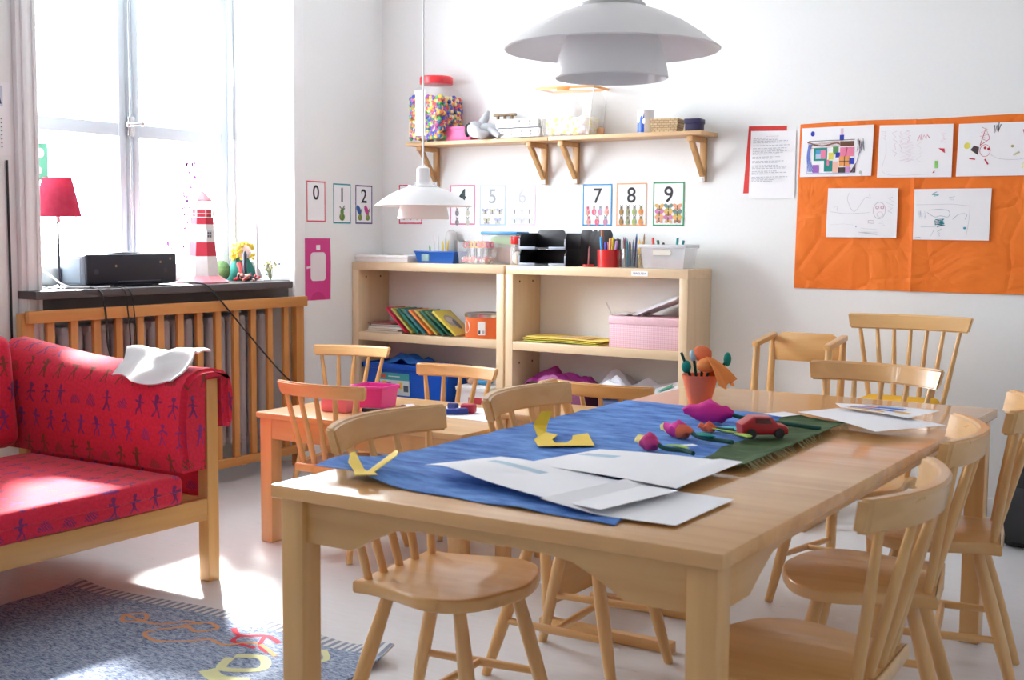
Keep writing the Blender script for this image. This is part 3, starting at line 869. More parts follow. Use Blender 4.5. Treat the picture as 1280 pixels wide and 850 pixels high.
INK = (.012, .014, .02)
def butterfly(S, cx, cz, r, c1, c2):
    for sx in (-1, 1):
        S.poly(ell(cx + sx * r * .5, cz + r * .35, r * .55, r * .38, 10, sx * .6), c1)
        S.poly(ell(cx + sx * r * .4, cz - r * .4, r * .38, r * .32, 10, -sx * .6), c2)
    S.poly(ell(cx, cz, r * .12, r * .6, 8), (.12, .08, .05))
def creature(S, cx, cz, r, c1, c2):
    S.poly(ell(cx, cz - r * .25, r * .55, r * .7, 12), c1); S.poly(ell(cx, cz + r * .55, r * .33, r * .33, 10), c2)
    S.line([(cx - r * .3, cz + r * 1.1), (cx, cz + r * .6), (cx + r * .35, cz + r * 1.1)], r * .14, (.12, .10, .06))
    S.poly(ell(cx + r * .2, cz - r * .3, r * .2, r * .3, 8), c2)
def fruit(S, cx, cz, r, c1, c2):
    S.poly(ell(cx, cz - r * .5, r * .55, r * .5, 14), c1); S.poly(ell(cx, cz + r * .15, r * .36, r * .5, 12), c1)
    S.poly(ell(cx - r * .15, cz - r * .3, r * .2, r * .3, 10), c2)
    S.line([(cx - r * .5, cz + r * .9), (cx, cz + r * .5), (cx + r * .5, cz + r * 1.0)], r * .16, (.08, .14, .04))
    S.poly(ell(cx + r * .35, cz + r * .55, r * .26, r * .12, 8, .7), c1)
GRN = (.10, .22, .05)
def card(dg, loc_, w_, h_, rz, col, label, pics, dark=INK):
    S = Sheet([(0, 0), (w_, 0), (w_, h_), (0, h_)], PAPER)
    t_ = .0075
    for q in ([(0, 0), (w_, 0), (w_, t_), (0, t_)], [(0, h_ - t_), (w_, h_ - t_), (w_, h_), (0, h_)], [(0, 0), (t_, 0), (t_, h_), (0, h_)], [(w_ - t_, 0), (w_, 0), (w_, h_), (w_ - t_, h_)]):
        S.poly(q, col)
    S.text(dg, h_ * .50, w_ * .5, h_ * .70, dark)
    pics(S, w_, h_)
    return S.make('number_card', label, 'card', loc_, rz, 'number cards on the walls')
R90 = PI / 2
def rowpics(n, fn, cols, z0=.30, r=.016):
    def f(S, w_, h_):
        per = 4 if n == 8 else 3 if n == 9 or n == 6 else (4 if n == 7 else 2 if n in (4, 2) else 3)
        rows = [per] * (n // per) + ([n % per] if n % per else [])
        for j, q in enumerate(rows):
            for i in range(q):
                c = cols[(i + j * per) % len(cols)]
                fn(S, w_ * (i + .5) / q * .86 + w_ * .07, h_ * (z0 - j * (.235 if len(rows) == 2 else .135)), r, c[0], c[1])
    return f
nop = lambda S, w_, h_: None
PK = (.72, .10, .20)
card('0', (0.0006, -.655, 1.297), .152, .222, R90, (.70, .10, .16), 'number card 0 with red border and no pictures', nop)
card('1', (.0006, -.438, 1.290), .150, .222, R90, (.02, .32, .36), 'number card 1 with teal border and one green fruit', lambda S, w_, h_: fruit(S, w_ / 2, h_ * .26, .042, (.12, .24, .05), (.25, .30, .08)))
def two(S, w_, h_):
    for x, c in ((.27, (.03, .12, .40)), (.72, (.60, .06, .28))):
        fruit(S, w_ * x, h_ * .24, .034, (.20, .30, .06), (.34, .34, .10)); S.poly(ell(w_ * x - .012, h_ * .36, .016, .03, 12, .5), c)
card('2', (.0006, -.247, 1.290), .150, .220, R90, (.07, .05, .18), 'number card 2 with dark purple border and two fruits', two)
card('3', (.124, -.0006, 1.292), .168, .224, 0, (.62, .03, .10), 'number card 3 with crimson border half hidden by the small pendant lamp', rowpics(3, creature, [((.5, .3, .1), (.2, .2, .1))], .2, .024))
card('4', (.488, -.0006, 1.288), .170, .222, 0, (.72, .20, .40), 'number card 4 with pink border, touched by the edge of the small lamp', rowpics(4, creature, [((.25, .25, .27), (.4, .4, .4)), ((.6, .6, .5), (.55, .6, .55))], .32, .024), (.02, .05, .05))
card('5', (.690, -.0006, 1.285), .170, .222, 0, (.50, .62, .76), 'number card 5 with pale blue border and glare painted into its pale print', rowpics(5, butterfly, [((.45, .50, .60), (.6, .6, .5)), ((.6, .6, .45), (.5, .5, .5))], .34, .024), (.34, .38, .42))  # digit, border and picture colours paled to show glare on the card
card('6', (.885, -.0006, 1.285), .168, .222, 0, (.76, .64, .74), 'number card 6 with pale pink border and glare painted into its pale print', rowpics(6, butterfly, [((.68, .66, .74), (.72, .7, .7)), ((.66, .7, .74), (.72, .7, .66))], .34, .024), (.50, .52, .56))  # glare painted in: grey digit, washed-out border and pictures
card('7', (1.347, -.0006, 1.284), .174, .218, 0, (.015, .24, .52), 'number card 7 with blue border above the red pencil cup', rowpics(7, creature, [((.60, .35, .30), (.65, .10, .2)), ((.70, .12, .22), (.60, .4, .4)), ((.6, .25, .4), (.3, .4, .5)), ((.75, .45, .35), (.65, .2, .25))], .36, .026))
card('8', (1.546, -.0006, 1.284), .175, .220, 0, (.82, .37, .17), 'number card 8 with orange border between blue and green bordered cards', rowpics(8, creature, [((.40, .22, .06), (.15, .12, .08)), ((.30, .34, .20), (.2, .15, .1)), ((.35, .45, .12), (.3, .3, .3)), ((.72, .25, .06), (.3, .3, .1))], .36, .026))
card('9', (1.757, -.0006, 1.284), .174, .222, 0, (.02, .30, .12), 'number card 9 with green border and nine butterflies', rowpics(9, butterfly, [((.70, .42, .12), (.4, .2, .1)), ((.15, .25, .22), (.5, .5, .1)), ((.72, .35, .2), (.6, .3, .2)), ((.6, .2, .4), (.7, .4, .1))], .42, .026))
# pink cut-out poster of a soap bottle
S = Sheet([(0, 0), (.225, 0), (.229, .2), (.224, .338), (0, .338)], flat((.66, .05, .26), .6, var=.05))
def rr(x0, z0, x1, z1, r):
    out = []
    for cx, cz, a in ((x1 - r, z1 - r, 0), (x0 + r, z1 - r, 1), (x0 + r, z0 + r, 2), (x1 - r, z0 + r, 3)):
        out += [(cx + r * math.cos((a + i / 5) * PI / 2), cz + r * math.sin((a + i / 5) * PI / 2)) for i in range(6)]
    return out
S.poly(rr(.062, .105, .185, .262, .022), (.80, .74, .78)); S.poly([(.108, .275), (.140, .275), (.140, .302), (.108, .302)], (.80, .74, .78))
S.poly([(.03, .172), (.066, .177), (.066, .188), (.03, .184)], (.8, .74, .78)); S.poly(ell(.12, .0, .06, .045, 20)[0:11], (.56, .03, .20))
S.make('pink_poster', 'bright pink poster with a white bottle shape, beside the windowsill', 'poster', (.0006, -.688, .869), R90)
# calendar left of window
S = Sheet([(0, 0), (.22, 0), (.22, .30), (0, .30)], PAPER)
S.poly([(.02, .20), (.185, .20), (.185, .285), (.02, .285)], (.55, .60, .72)); S.poly([(.10, .215), (.18, .21), (.165, .265), (.12, .275)], (.02, .03, .10))
for i in range(7):
    for j in range(8): S.poly(ell(.03 + .024 * i, .15 - .0165 * j, .004, .004, 8), (.25, .25, .30))
S.make('wall_calendar', 'white calendar sheet with dark printed dots hanging beside the window casing', 'calendar', (.0008, -2.685, 1.55), R90)
b = MB(); b.tube([(0, 0, 0), (.0, .002, .55), (0, 0, 1.05)], .005, 8)
b.make('wall_cable', CORD, None, (.008, -2.492, .48), 0, 'thin dark cable running down the wall below the calendar', 'cable')

# notice on red backing
S = Sheet([(0, 0), (.212, .002), (.214, .318), (.022, .322), (.0, .0)], flat((.66, .035, .03), .6))
S.make('red_backing_sheet', 'red sheet stuck to the wall behind the printed notice', 'paper', (2.243, -.0006, 1.444))
S = Sheet([(0, 0), (.232, -.002), (.232, .318), (.006, .324)], PAPER)
rt = random.Random(3); z = .285
S.text('\u2014 \u2014\u2014 \u2014\u2014', .012, .115, .296, (.45, .35, .4))
for q in (4, 0, 1, 0, 5, 0, 2, 0, 2, 0, 3, 0, 3, 0, 4):
    if q == 0: z -= .007; continue
    for _ in range(q):
        x = .018; end = rt.uniform(.12, .205)
        while x < end:
            l = rt.uniform(.006, .02); S.poly([(x, z), (min(x + l, end), z), (min(x + l, end), z + .0032), (x, z + .0032)], (.50, .50, .55)); x += l + .004
        z -= .0068
S.make('notice', 'white printed notice overlapping the red sheet', 'notice', (2.272, -.0026, 1.419))

# orange backing paper with folds
def orange():
    m, b = base('orange_paper', (.80, .22, .03), .6, 0, 0, .3)
    t = NT(m); tc = t.new('ShaderNodeTexCoord'); n = t.new('ShaderNodeTexNoise'); n.inputs['Scale'].default_value = 4; n.inputs['Detail'].default_value = 6; n.inputs['Distortion'].default_value = .8
    t.l.new(tc.outputs['Object'], n.inputs['Vector'])
    t.l.new(t.mix(n.outputs['Fac'], (.85, .165, .014), (.93, .235, .03)), b.inputs['Base Color'])
    vo = t.new('ShaderNodeTexVoronoi'); vo.feature = 'DISTANCE_TO_EDGE'; vo.inputs['Scale'].default_value = 5
    t.l.new(tc.outputs['Object'], vo.inputs['Vector'])
    bp = t.new('ShaderNodeBump'); bp.inputs['Strength'].default_value = .7; bp.inputs['Distance'].default_value = .03
    t.l.new(t.m('ADD', n.outputs['Fac'], t.m('MULTIPLY', t.m('MINIMUM', vo.outputs[0], .08), 1.2)), bp.inputs['Height']); t.l.new(bp.outputs[0], b.inputs['Normal'])
    return m
OR_ = orange()
def oz(x, z):
    y = -.0045 + .0016 * noise.noise(Vector((x * 5, z * 5, 1)))
    y -= .003 * math.exp(-((z - .42) / .012) ** 2)
    for c in (.545,): y -= .006 * math.exp(-((x - c) / .012) ** 2)
    for c in (.27, .80, 1.1): y -= .0025 * math.exp(-((x - c) / .014) ** 2)
    return min(y, -.0022)
b = MB()
def osh(x0, x1, dz):
    b.sheet(lambda u, v: (x0 + (x1 - x0) * u + (-.012 * (1 - v) if x0 == 0 and u == 0 else 0), oz(x0 + (x1 - x0) * u, .772 * v) - dz, .772 * v + .006 * math.sin(3 * u) * (v > .99)), 40, 30, .0012)
osh(0, .545, 0); osh(.54, 1.55, .0014)
b.make('orange_backing_paper', OR_, None, (2.525, 0, .992), 0, 'large creased orange paper on the back wall holding five drawings', 'paper', smooth=60)

def drawing(poly, loc_, label): 
    S = Sheet(poly, PAPER); S.lab = label; S.loc = loc_; return S
def fin(S): S.make('drawing', S.lab, 'drawing', S.loc, 0, 'children drawings on the orange paper')
YD = -.0135
BLU = (.02, .04, .45); TEAL = (.0, .26, .22); PNK = (.80, .22, .36); ORG = (.85, .36, .10); DRK = (.06, .04, .04); YEL = (.80, .72, .12); LB = (.08, .35, .60); PAL = (.76, .58, .66); GRY = (.55, .56, .62); RDD = (.60, .03, .07)
S = drawing([(0, 0), (.338, .0), (.345, .232), (.006, .228)], (2.532, YD, 1.517), 'drawing of a colourful patchwork house with dark chimney')
X = lambda u, v: (u * .34, (1 - v) * .23)
def Q(S, u0, v0, u1, v1, c): S.poly([X(u0, v0), X(u1, v0), X(u1, v1), X(u0, v1)], c)
S.poly(ell(*X(.17, .13), .010, .012), BLU); Q(S, .55, .17, .61, .27, BLU); Q(S, .56, .04, .60, .17, PAL)
S.line(scrib(.035 + .005, .16, .20, .135, 9, 2), .003, (.55, .35, .3))
Q(S, .19, .42, .38, .68, TEAL); Q(S, .22, .46, .29, .55, LB); Q(S, .29, .46, .36, .64, PNK); Q(S, .22, .55, .29, .64, (.5, .6, .8))
Q(S, .46, .40, .54, .56, (.1, .3, .1)); Q(S, .50, .52, .56, .62, BLU); Q(S, .56, .42, .76, .60, PNK); Q(S, .55, .60, .70, .80, ORG); Q(S, .40, .52, .47, .66, YEL)
Q(S, .69, .64, .76, .76, BLU); Q(S, .34, .68, .46, .90, TEAL); Q(S, .18, .76, .27, .92, (.35, .12, .5)); Q(S, .54, .82, .65, .93, DRK); Q(S, .46, .70, .54, .92, (.82, .5, .4))
Q(S, .56, .30, .75, .40, (.15, .06, .03)); S.poly([X(.70, .93), X(.78, .74), X(.78, .93)], (.1, .05, .05)); Q(S, .64, .80, .70, .93, (.6, .3, .6)); Q(S, .38, .66, .41, .78, PNK)
S.line([X(.625, .60), X(.625, .80)], .003, DRK); S.line([X(.55, .70), X(.70, .70)], .003, DRK); S.line([X(.66, .42), X(.64, .60)], .003, (.6, .05, .2))
S.line([X(.12, .28), X(.76, .27)], .0025, DRK); S.line([X(.12, .28), X(.10, .93), X(.70, .95)], .0025, (.2, .25, .6))
for i in range(5): S.line([X(.16 - .01 * i, .35), X(.13 - .008 * i, .6), X(.20 - .02 * i, .90)], .003, (.15, .22, .65), 5)
S.line(scrib(.27, .11, .30, .165, 16, 5, True), .0028, (.1, .1, .12)); S.line([X(.86, .32), X(.80, .70), X(.74, .93)], .0025, (.3, .2, .4))
S.line([X(.10, .30), X(.30, .38), X(.5, .33), X(.56, .36)], .006, (.25, .12, .08), 6); S.poly(ell(*X(.85, .93), .006, .008), (.5, .6, .5))
fin(S)
S = drawing([(0, 0), (.331, -.004), (.332, .230), (.006, .236)], (2.897, YD, 1.508), 'drawing in faint pink strokes with a small red and green mark')
X = lambda u, v: (u * .33, (1 - v) * .232)
for k in range(3): S.line(scrib(.07 + .03 * k, .21, .085 + .03 * k, .09 + .03 * k, 9, 30 + k), .0022, PAL)
for k in range(4): S.line(scrib(.10 + .012 * k, .20 - .02 * k, .135 + .01 * k, .07, 11, 40 + k), .0018, (.80, .62, .72))
S.line(scrib(.18, .19, .23, .165, 8, 7, True), .004, (.75, .25, .35)); S.line(scrib(.18, .15, .20, .07, 8, 8), .002, (.78, .70, .72)); S.line(scrib(.285, .19, .30, .15, 6, 9), .002, PAL)
S.poly([X(.82, .46), X(.90, .47), X(.91, .56), X(.87, .52)], RDD); Q(S, .78, .70, .82, .84, (.25, .62, .15)); S.poly([X(.75, .93), X(.78, .87), X(.78, .93)], RDD)
S.line([X(.10, .10), X(.12, .5), X(.11, .93), X(.7, .95)], .0016, (.72, .66, .74), 6); S.line(scrib(.02, .17, .035, .21, 5, 11), .002, PAL)
fin(S)
S = drawing([(0, 0), (.36, 0), (.366, .229), (.006, .230)], (3.247, YD, 1.506), 'drawing of a red pointed-hat figure with a long thin line')
X = lambda u, v: (u * .363, (1 - v) * .23)
S.line([X(.27, .42), X(.33, .10), X(.38, .30), X(.27, .42)], .003, RDD); S.line(scrib(.10, .15, .13, .21, 7, 13), .0025, (.7, .2, .3)); S.line(ell(*X(.33, .52), .022, .026), .002, RDD, 0, True)
S.poly(ell(*X(.33, .47), .006, .006), RDD); S.poly(ell(*X(.37, .49), .006, .006), RDD); S.poly([X(.16, .50), X(.20, .42), X(.26, .45), X(.25, .60)], (.08, .05, .05)); S.poly(ell(*X(.12, .42), .013, .014), YEL)
S.line(scrib(.15, .19, .18, .225, 6, 15, True), .004, DRK); S.line([X(.15, .66), X(.22, .68)], .005, RDD); S.line([X(.33, .68), X(.37, .78)], .006, RDD)
S.line([X(.40, .60), X(.5, .68), X(.7, .70), X(.85, .66)], .0015, GRY, 6); S.poly([X(.75, .15), X(.84, .10), X(.87, .2), X(.77, .26)], (.65, .08, .12)); S.poly(ell(*X(.64, .45), .006, .006), (.4, .35, .1))
S.line(scrib(.235, .10, .26, .09, 5, 17), .004, (.82, .78, .5)); S.line(scrib(.275, .03, .285, .06, 5, 18), .004, (.82, .8, .4))
S.poly([X(.92, .60), X(.97, .40), X(.99, .5), X(.96, .76)], RDD); S.poly([X(.90, .75), X(.98, .68), X(.99, .78)], (.7, .1, .1)); S.poly(ell(*X(.96, .55), .01, .012), (.85, .55, .1))
fin(S)
S = drawing([(0, 0), (.328, -.001), (.331, .224), (.005, .228)], (2.666, YD, 1.235), 'drawing of a faint pencil face and zigzag, lower row')
X = lambda u, v: (u * .33, (1 - v) * .228)
S.line([X(.32, .10), X(.30, .25), X(.40, .48), X(.55, .2), X(.62, .22), X(.6, .12)], .0015, GRY, 5); S.line(ell(*X(.75, .46), .028, .038), .002, (.5, .45, .55), 0, True)
for u in (.72, .79): S.line(ell(*X(u, .40), .007, .006, 10), .003, (.65, .3, .45), 0, True)
S.line(ell(*X(.76, .54), .014, .012), .0015, (.6, .5, .6), 0, True); S.line(scrib(.285, .11, .31, .19, 8, 21), .0016, (.4, .45, .65)); S.line([X(.05, .48), X(.3, .52), X(.62, .5)], .0014, GRY, 5)
S.line([X(.6, .66), X(.67, .66), X(.67, .72), X(.6, .71), X(.6, .66)], .002, (.45, .4, .5)); S.line(scrib(.16, .015, .24, .04, 8, 22), .0014, GRY); S.line([X(.05, .75), X(.25, .73), X(.4, .75)], .0012, (.7, .7, .76)); S.poly(ell(*X(.43, .78), .0025, .004), (.4, .3, .6))
S.line(scrib(.245, .05, .27, .075, 4, 23), .0014, GRY); S.line([X(.1, .40), X(.15, .36), X(.16, .47)], .0014, GRY)
fin(S)
S = drawing([(0, 0), (.328, -.002), (.332, .226), (.0, .226)], (3.069, YD, 1.227), 'drawing with a bright turquoise scribbled patch in pale blue outlines')
X = lambda u, v: (u * .33, (1 - v) * .226); TQ = (.02, .36, .48); BG = (.35, .48, .58)
S.line(scrib(.10, .06, .135, .092, 22, 25), .0032, TQ); S.line(scrib(.095, .085, .14, .068, 16, 26, True), .003, TQ); S.line(scrib(.08, .195, .105, .21, 7, 27), .0025, TQ); S.line(scrib(.155, .18, .18, .19, 5, 28), .0016, BG)
S.poly(ell(*X(.68, .77), .007, .005), TQ); S.line([X(.03, .31), X(.5, .30), X(.74, .34)], .0014, GRY); S.line([X(.74, .34), X(.73, .62), X(.70, .95)], .0014, GRY, 5)
S.line([X(.2, .42), X(.35, .40), X(.47, .44), X(.46, .55), X(.36, .53), X(.28, .55), X(.18, .46)], .002, BG, 5); S.line([X(.52, .60), X(.6, .5), X(.70, .50), X(.68, .6)], .002, BG, 5); S.line(scrib(.02, .095, .055, .13, 9, 29, True), .0016, BG)
S.line([X(.1, .75), X(.3, .74)], .0014, BG); S.line(scrib(.11, .02, .125, .05, 6, 31), .0016, BG); S.line([X(.28, .8), X(.24, .93)], .0014, BG); S.line([X(.0, .97), X(.1, .96)], .003, (.1, .3, .45))
fin(S)

# window decorations stuck to the panes
S = Sheet([(0, 0), (.14, 0), (.14, .17), (0, .17)], flat((.16, .55, .36), .7))
for x, z_, r in ((.04, .05, .02), (.09, .045, .016), (.045, .12, .024), (.1, .125, .02), (.07, .085, .013)): S.poly(ell(x, z_, r, r * 1.1), PAPER)
S.make('paper_cutout', 'green and white paper snowflake cut-out taped to the window pane', 'paper cutout', (-.3495, -2.165, 1.47), R90)
rt = random.Random(9)
b = MB(); 
stp = []
for i in range(46):
    f = rt.random(); y = (rt.random() - .5) * (.10 + .22 * f * (f > .55)); z_ = -.45 * f; r = rt.uniform(.004, .011)
    b.prism(ell(y, z_, r, r * rt.uniform(.7, 1.5), 8, rt.random()), 0, .0012, plane='yz', m=i % 4); stp.append((.0006, y, z_))
b.tube(sorted(stp, key=lambda p: -p[2]), .0004, 4)  # thread added to join the separate sticker dots into one piece
b.make('paper_garland', [flat((.45, .10, .55), .5), flat((.30, .12, .40), .5), flat((.65, .35, .65), .5), flat((.5, .62, .75), .5)], None, (-.3495, -1.17, 1.60), 0, 'small purple sticker dots joined by an added thread on the window pane behind the lighthouse', 'garland', smooth=0)
b = MB(); b.tube([(0, 0, 0), (.02, .012, -.02), (.03, .02, -.35), (.02, .015, -.72), (.03, .02, -.78), (.025, .025, -1.25)], .004, 6)
for z_ in (-.35, -.72, -1.0, -1.25): b.tube([(.027, .02, z_), (.025, .02, z_ - .06)], .009, 8)
b.make('blind_cord', WHITE, None, (-.32, -.925, 2.45), 0, 'white blind cord with pull weights hanging at the window corner', 'cord')
# ------------------------------------------------------------------ things on the wall shelves (top at z 1.740)
ZS = 1.7402
CL = plastic('clear', (.9, .92, .95), .05, .08)
rt = random.Random(5)
BEADC = [(.02, .05, .45), (.80, .55, .03), (.05, .40, .08), (.65, .05, .08), (.85, .30, .05), (.35, .05, .40), (.80, .70, .35), (.05, .15, .25)]
t = thing('bead_jar', 'tall clear plastic jar with a red screw lid, holding coloured beads', 'jar', (.478, -.122, ZS))
b = MB()
def rsq(h, r, n=6):
    out = []
    for cx, cy, a in ((h - r, h - r, 0), (-h + r, h - r, 1), (-h + r, -h + r, 2), (h - r, -h + r, 3)):
        out += [(cx + r * math.cos((a + i / n) * PI / 2), cy + r * math.sin((a + i / n) * PI / 2)) for i in range(n + 1)]
    return out
def loft(b, secs, m=0, cap0=True, cap1=True):
    n = len(secs[0][0]); vs = []; fs = []
    for poly, z in secs: vs += [(p[0], p[1], z) for p in poly]
    for i in range(len(secs) - 1):
        for k in range(n): fs.append([i * n + k, i * n + (k + 1) % n, (i + 1) * n + (k + 1) % n, (i + 1) * n + k])
    if cap0: fs.append(list(range(n))[::-1])
    if cap1: fs.append([(len(secs) - 1) * n + k for k in range(n)])
    b.add(vs, fs, m)
loft(b, [(rsq(.112, .03), 0), (rsq(.117, .035), .01), (rsq(.117, .035), .25), (rsq(.105, .06), .285), (rsq(.08, .079), .31), (rsq(.08, .079), .325)], cap1=False)
b.make('body', CL, t, smooth=50)
b = MB(); b.box(-.055, .012, -.1185, -.1175, .03, .275, .0004); b.make('label', WHITE, t)
MB().lathe([(0, .315), (.090, .315), (.092, .32), (.092, .352), (.086, .358), (0, .358)], 32).make('lid', flat((.72, .04, .05), .3), t)
def beads(name, label, loc_, fn, n, rad, cols, seed):
    r = random.Random(seed); b = MB(); mats = [flat(c, .3, coat=.2) for c in cols]
    for i in range(n):
        p = fn(r); b.sphere(p, rad * r.uniform(.85, 1.1), r.randrange(len(cols)), 7, 5)
    return b.make(name, mats, None, loc_, 0, label, 'beads', kind='stuff')
def sqpack(h, z0, z1):
    def f(r):
        e = r.randrange(5); q = r.uniform(-h, h)
        x, y = ((q, -h) if e < 2 else (h, q) if e == 2 else (-h, q) if e == 3 else (r.uniform(-h, h), r.uniform(-h, h)))
        z = z1 - r.random() * .012 if e == 4 else r.uniform(z0, z1 + .008 * math.sin(q * 60))
        return (x, y, z)
    return f
beads('bead_fill', 'multicoloured beads filling the red-lidded plastic jar', (.478, -.122, ZS), sqpack(.100, .016, .235), 1100, .0125, BEADC, 1)

b = MB(); b.box(-.082, .082, -.06, .06, 0, .074, .003); b.box(-.084, .084, -.062, .062, .060, .078, .003)
b.make('box', flat((.74, .10, .28), .5), None, (.665, -.115, ZS), .0, 'small pink cardboard box beside the bead jar', 'box')
# grey soft toy
t = thing('soft_toy', 'floppy grey soft toy slumped between the pink box and white baskets', 'soft toy', (.835, -.150, ZS), .2)
FUR = flat((.50, .51, .54), .95, var=.15, scale=80)
b = MB(); b.sphere((0, 0, .045), (.075, .05, .045), 0, 16, 10); b.sphere((-.06, -.02, .055), (.048, .042, .044), 0, 16, 10)
b.tube([(.03, -.03, .05), (.075, -.055, .03), (.10, -.065, .012)], [.022, .018, .014], 10); b.tube([(-.02, -.035, .03), (-.01, -.07, -.005 + .02), (.0, -.085, .012)], [.02, .018, .016], 10)
b.make('body', FUR, t, smooth=80)
b = MB(); b.tube([(-.03, .0, .08), (-.012, .01, .12), (.005, .012, .155)], [.026, .022, .006], 10); b.make('ear', FUR, t, smooth=80)
b = MB(); b.tube([(-.055, -.055, .06), (-.03, -.08, .035), (.0, -.07, .02), (.03, -.05, .03)], [.02, .03, .026, .012], 10); b.make('ear', flat((.66, .66, .68), .95), t, smooth=80)
b = MB(); b.sphere((-.100, -.03, .05), (.016, .022, .036), 0, 10, 8); b.sphere((-.085, -.045, .085), .007); b.make('nose', BLACKM, t, smooth=80)
b = MB()
for z in (.0,): b.box(-.07, .07, -.012, .012, .132, .145, .003)
for x in (-.045, .0, .045): b.box(x - .006, x + .006, -.008, .008, .0, .133, .002)
b.box(-.07, .07, -.012, .012, .0, .012, .003)
b.make('toy_fence', flat((.30, .20, .11), .6), None, (.885, -.05, ZS), 0, 'little brown wooden toy fence standing behind the grey soft toy', 'toy')
def slot_basket(label, z, dx=0):
    t = thing('plastic_basket', label, 'basket', (1.062 + dx, -.115, z), 0, 'stacked white plastic baskets')
    b = MB(); h = .05; w_ = .125; d = .075
    b.box(-w_, w_, -d, d, 0, .006, .001)
    for y in (-d + .003, d - .003):
        for z0, z1 in ((.0, .013), (.022, .030), (.040, h)): b.box(-w_, w_, y - .003, y + .003, z0, z1, .001)
        for i in range(5): x = -w_ + .006 + i * (2 * w_ - .012) / 4; b.box(x - .012, x + .012, y - .0024, y + .0024, .004, h - .002)
    for x in (-w_ + .003, w_ - .003):
        for z0, z1 in ((.0, .013), (.022, .030), (.040, h)): b.box(x - .003, x + .003, -d + .0062, d - .0062, z0 + .0003, z1 - .0003, .001)
        for i in range(4): y = -d + .006 + i * (2 * d - .012) / 3; b.box(x - .0024, x + .0024, y - .009, y + .009, .004, h - .002)
    b.make('basket_wall', WHITE, t)
    b = MB()
    b.box(-w_ + .0065, w_ - .0065, -d + .0065, d - .0065, .0062, .044, .002); b.make('lining', flat((.85, .85, .86), .8), t, label='pale paper lining')
slot_basket('slotted white plastic basket standing directly on the pine shelf', ZS)
slot_basket('slotted white plastic basket stacked on top of another one', ZS + .0503, -.012)
# clear box with an orange rim
t = thing('storage_box', 'large clear plastic box with an orange rim on the wall shelf', 'box', (1.338, -.105, ZS), .10)
b = MB(); loft(b, [([(-.125, -.08), (.125, -.08), (.125, .08), (-.125, .08)], .001), ([(-.158, -.094), (.158, -.094), (.158, .094), (-.158, .094)], .245)], cap1=False)
b.make('body', plastic('clearbox', (.88, .86, .84), .28, .1), t)
b = MB()
for (x0, x1, y0, y1) in ((-.164, .164, -.098, -.092), (-.164, .164, .092, .098), (-.164, -.158, -.098, .098), (.158, .164, -.098, .098)): b.box(x0, x1, y0, y1, .238, .251, .001)
for sx in (-1, 1):
    for sy in (-1, 1): b.tube([(sx * .126, sy * .081, .003), (sx * .159, sy * .095, .245)], .0022, 6, m=1)
b.make('rim', [flat((.88, .42, .14), .4), flat((.80, .78, .76), .3)], t); b = MB(); b.box(-.045, .025, -.101, -.0985, .228, .246, .001); b.make('catch', flat((.85, .30, .08), .4), t)
def bxpack(hx, hy, z0, z1):
    def f(r):
        e = r.randrange(4); k = .95
        x, y = r.uniform(-hx, hx), r.uniform(-hy, hy); z = r.uniform(z0, z1)
        if e < 2: y = -hy * k
        elif e == 2: z = z1 - .01 * r.random()
        else: x = hx * k
        return (x, y, z)
    return f
beads('ball_fill', 'small white and yellow balls heaped in the orange-rimmed clear box', (1.338, -.105, ZS), bxpack(.108, .066, .015, .085), 420, .0155, [(.86, .84, .82), (.88, .74, .15), (.86, .80, .55), (.85, .83, .84), (.82, .66, .68)], 4)
MB().sphere((0, 0, .042), .042, 0, 20, 14).make('white_ball', WHITE, None, (1.345, -.10, ZS + .098), 0, 'single larger white ball on top of the small balls', 'ball')
MB().tube([(0, 0, 0), (.0, 0, .010), (.0, 0, .02), (0, 0, .045), (0, 0, .05)], [.02, .026, .022, .024, .012], 12).make('small_toy', flat((.80, .45, .25), .6), None, (1.47 - .01, -.03, ZS), 0, 'small orange toy standing behind the clear ball box', 'toy')
t = thing('tin', 'white cylindrical tub with a blue wavy print on the wall shelf', 'tub', (1.772, -.13, ZS))
b = MB(); b.lathe([(0, 0), (.040, 0), (.042, .004), (.042, .108), (0, .108)], 32); 
vs = []; fs = []
for i in range(13):
    a = -PI * .5 - .55 + 1.1 * i / 12 - .25; zlo = .004; zhi = .045 + .05 * (i / 12) + .012 * math.sin(i * 1.1)
    for z in (zlo, zhi): vs.append((.0424 * math.cos(a), .0424 * math.sin(a), z))
    if i: k = 2 * i; fs.append([k - 2, k, k + 1, k - 1])
b.add(vs, fs, 1); b.sphere((.012, -.039, .058), (.014, .005, .016), 0, 12, 8)
b.make('body', [WHITE, flat((.01, .09, .50), .4)], t); MB().lathe([(0, .108), (.044, .106), (.044, .114), (0, .116)], 32).make('lid', WHITE, t)
def basketmat():
    m, b = base('wicker', (.66, .48, .28), .7); t = NT(m); tc = t.new('ShaderNodeTexCoord'); w_ = t.new('ShaderNodeTexBrick')
    w_.inputs['Scale'].default_value = 22; w_.inputs['Color1'].default_value = (.72, .55, .34, 1); w_.inputs['Color2'].default_value = (.62, .44, .25, 1); w_.inputs['Mortar'].default_value = (.35, .22, .11, 1); w_.inputs['Mortar Size'].default_value = .03
    mp = t.new('ShaderNodeMapping'); mp.inputs['Rotation'].default_value = (PI / 2, 0, 0)
    t.l.new(tc.outputs['Object'], mp.inputs[0]); t.l.new(mp.outputs[0], w_.inputs['Vector']); t.l.new(w_.outputs[0], b.inputs['Base Color'])
    bp = t.new('ShaderNodeBump'); bp.inputs['Strength'].default_value = .8; bp.inputs['Distance'].default_value = .004; t.l.new(w_.outputs[1], bp.inputs['Height']); t.l.new(bp.outputs[0], b.inputs['Normal']); return m
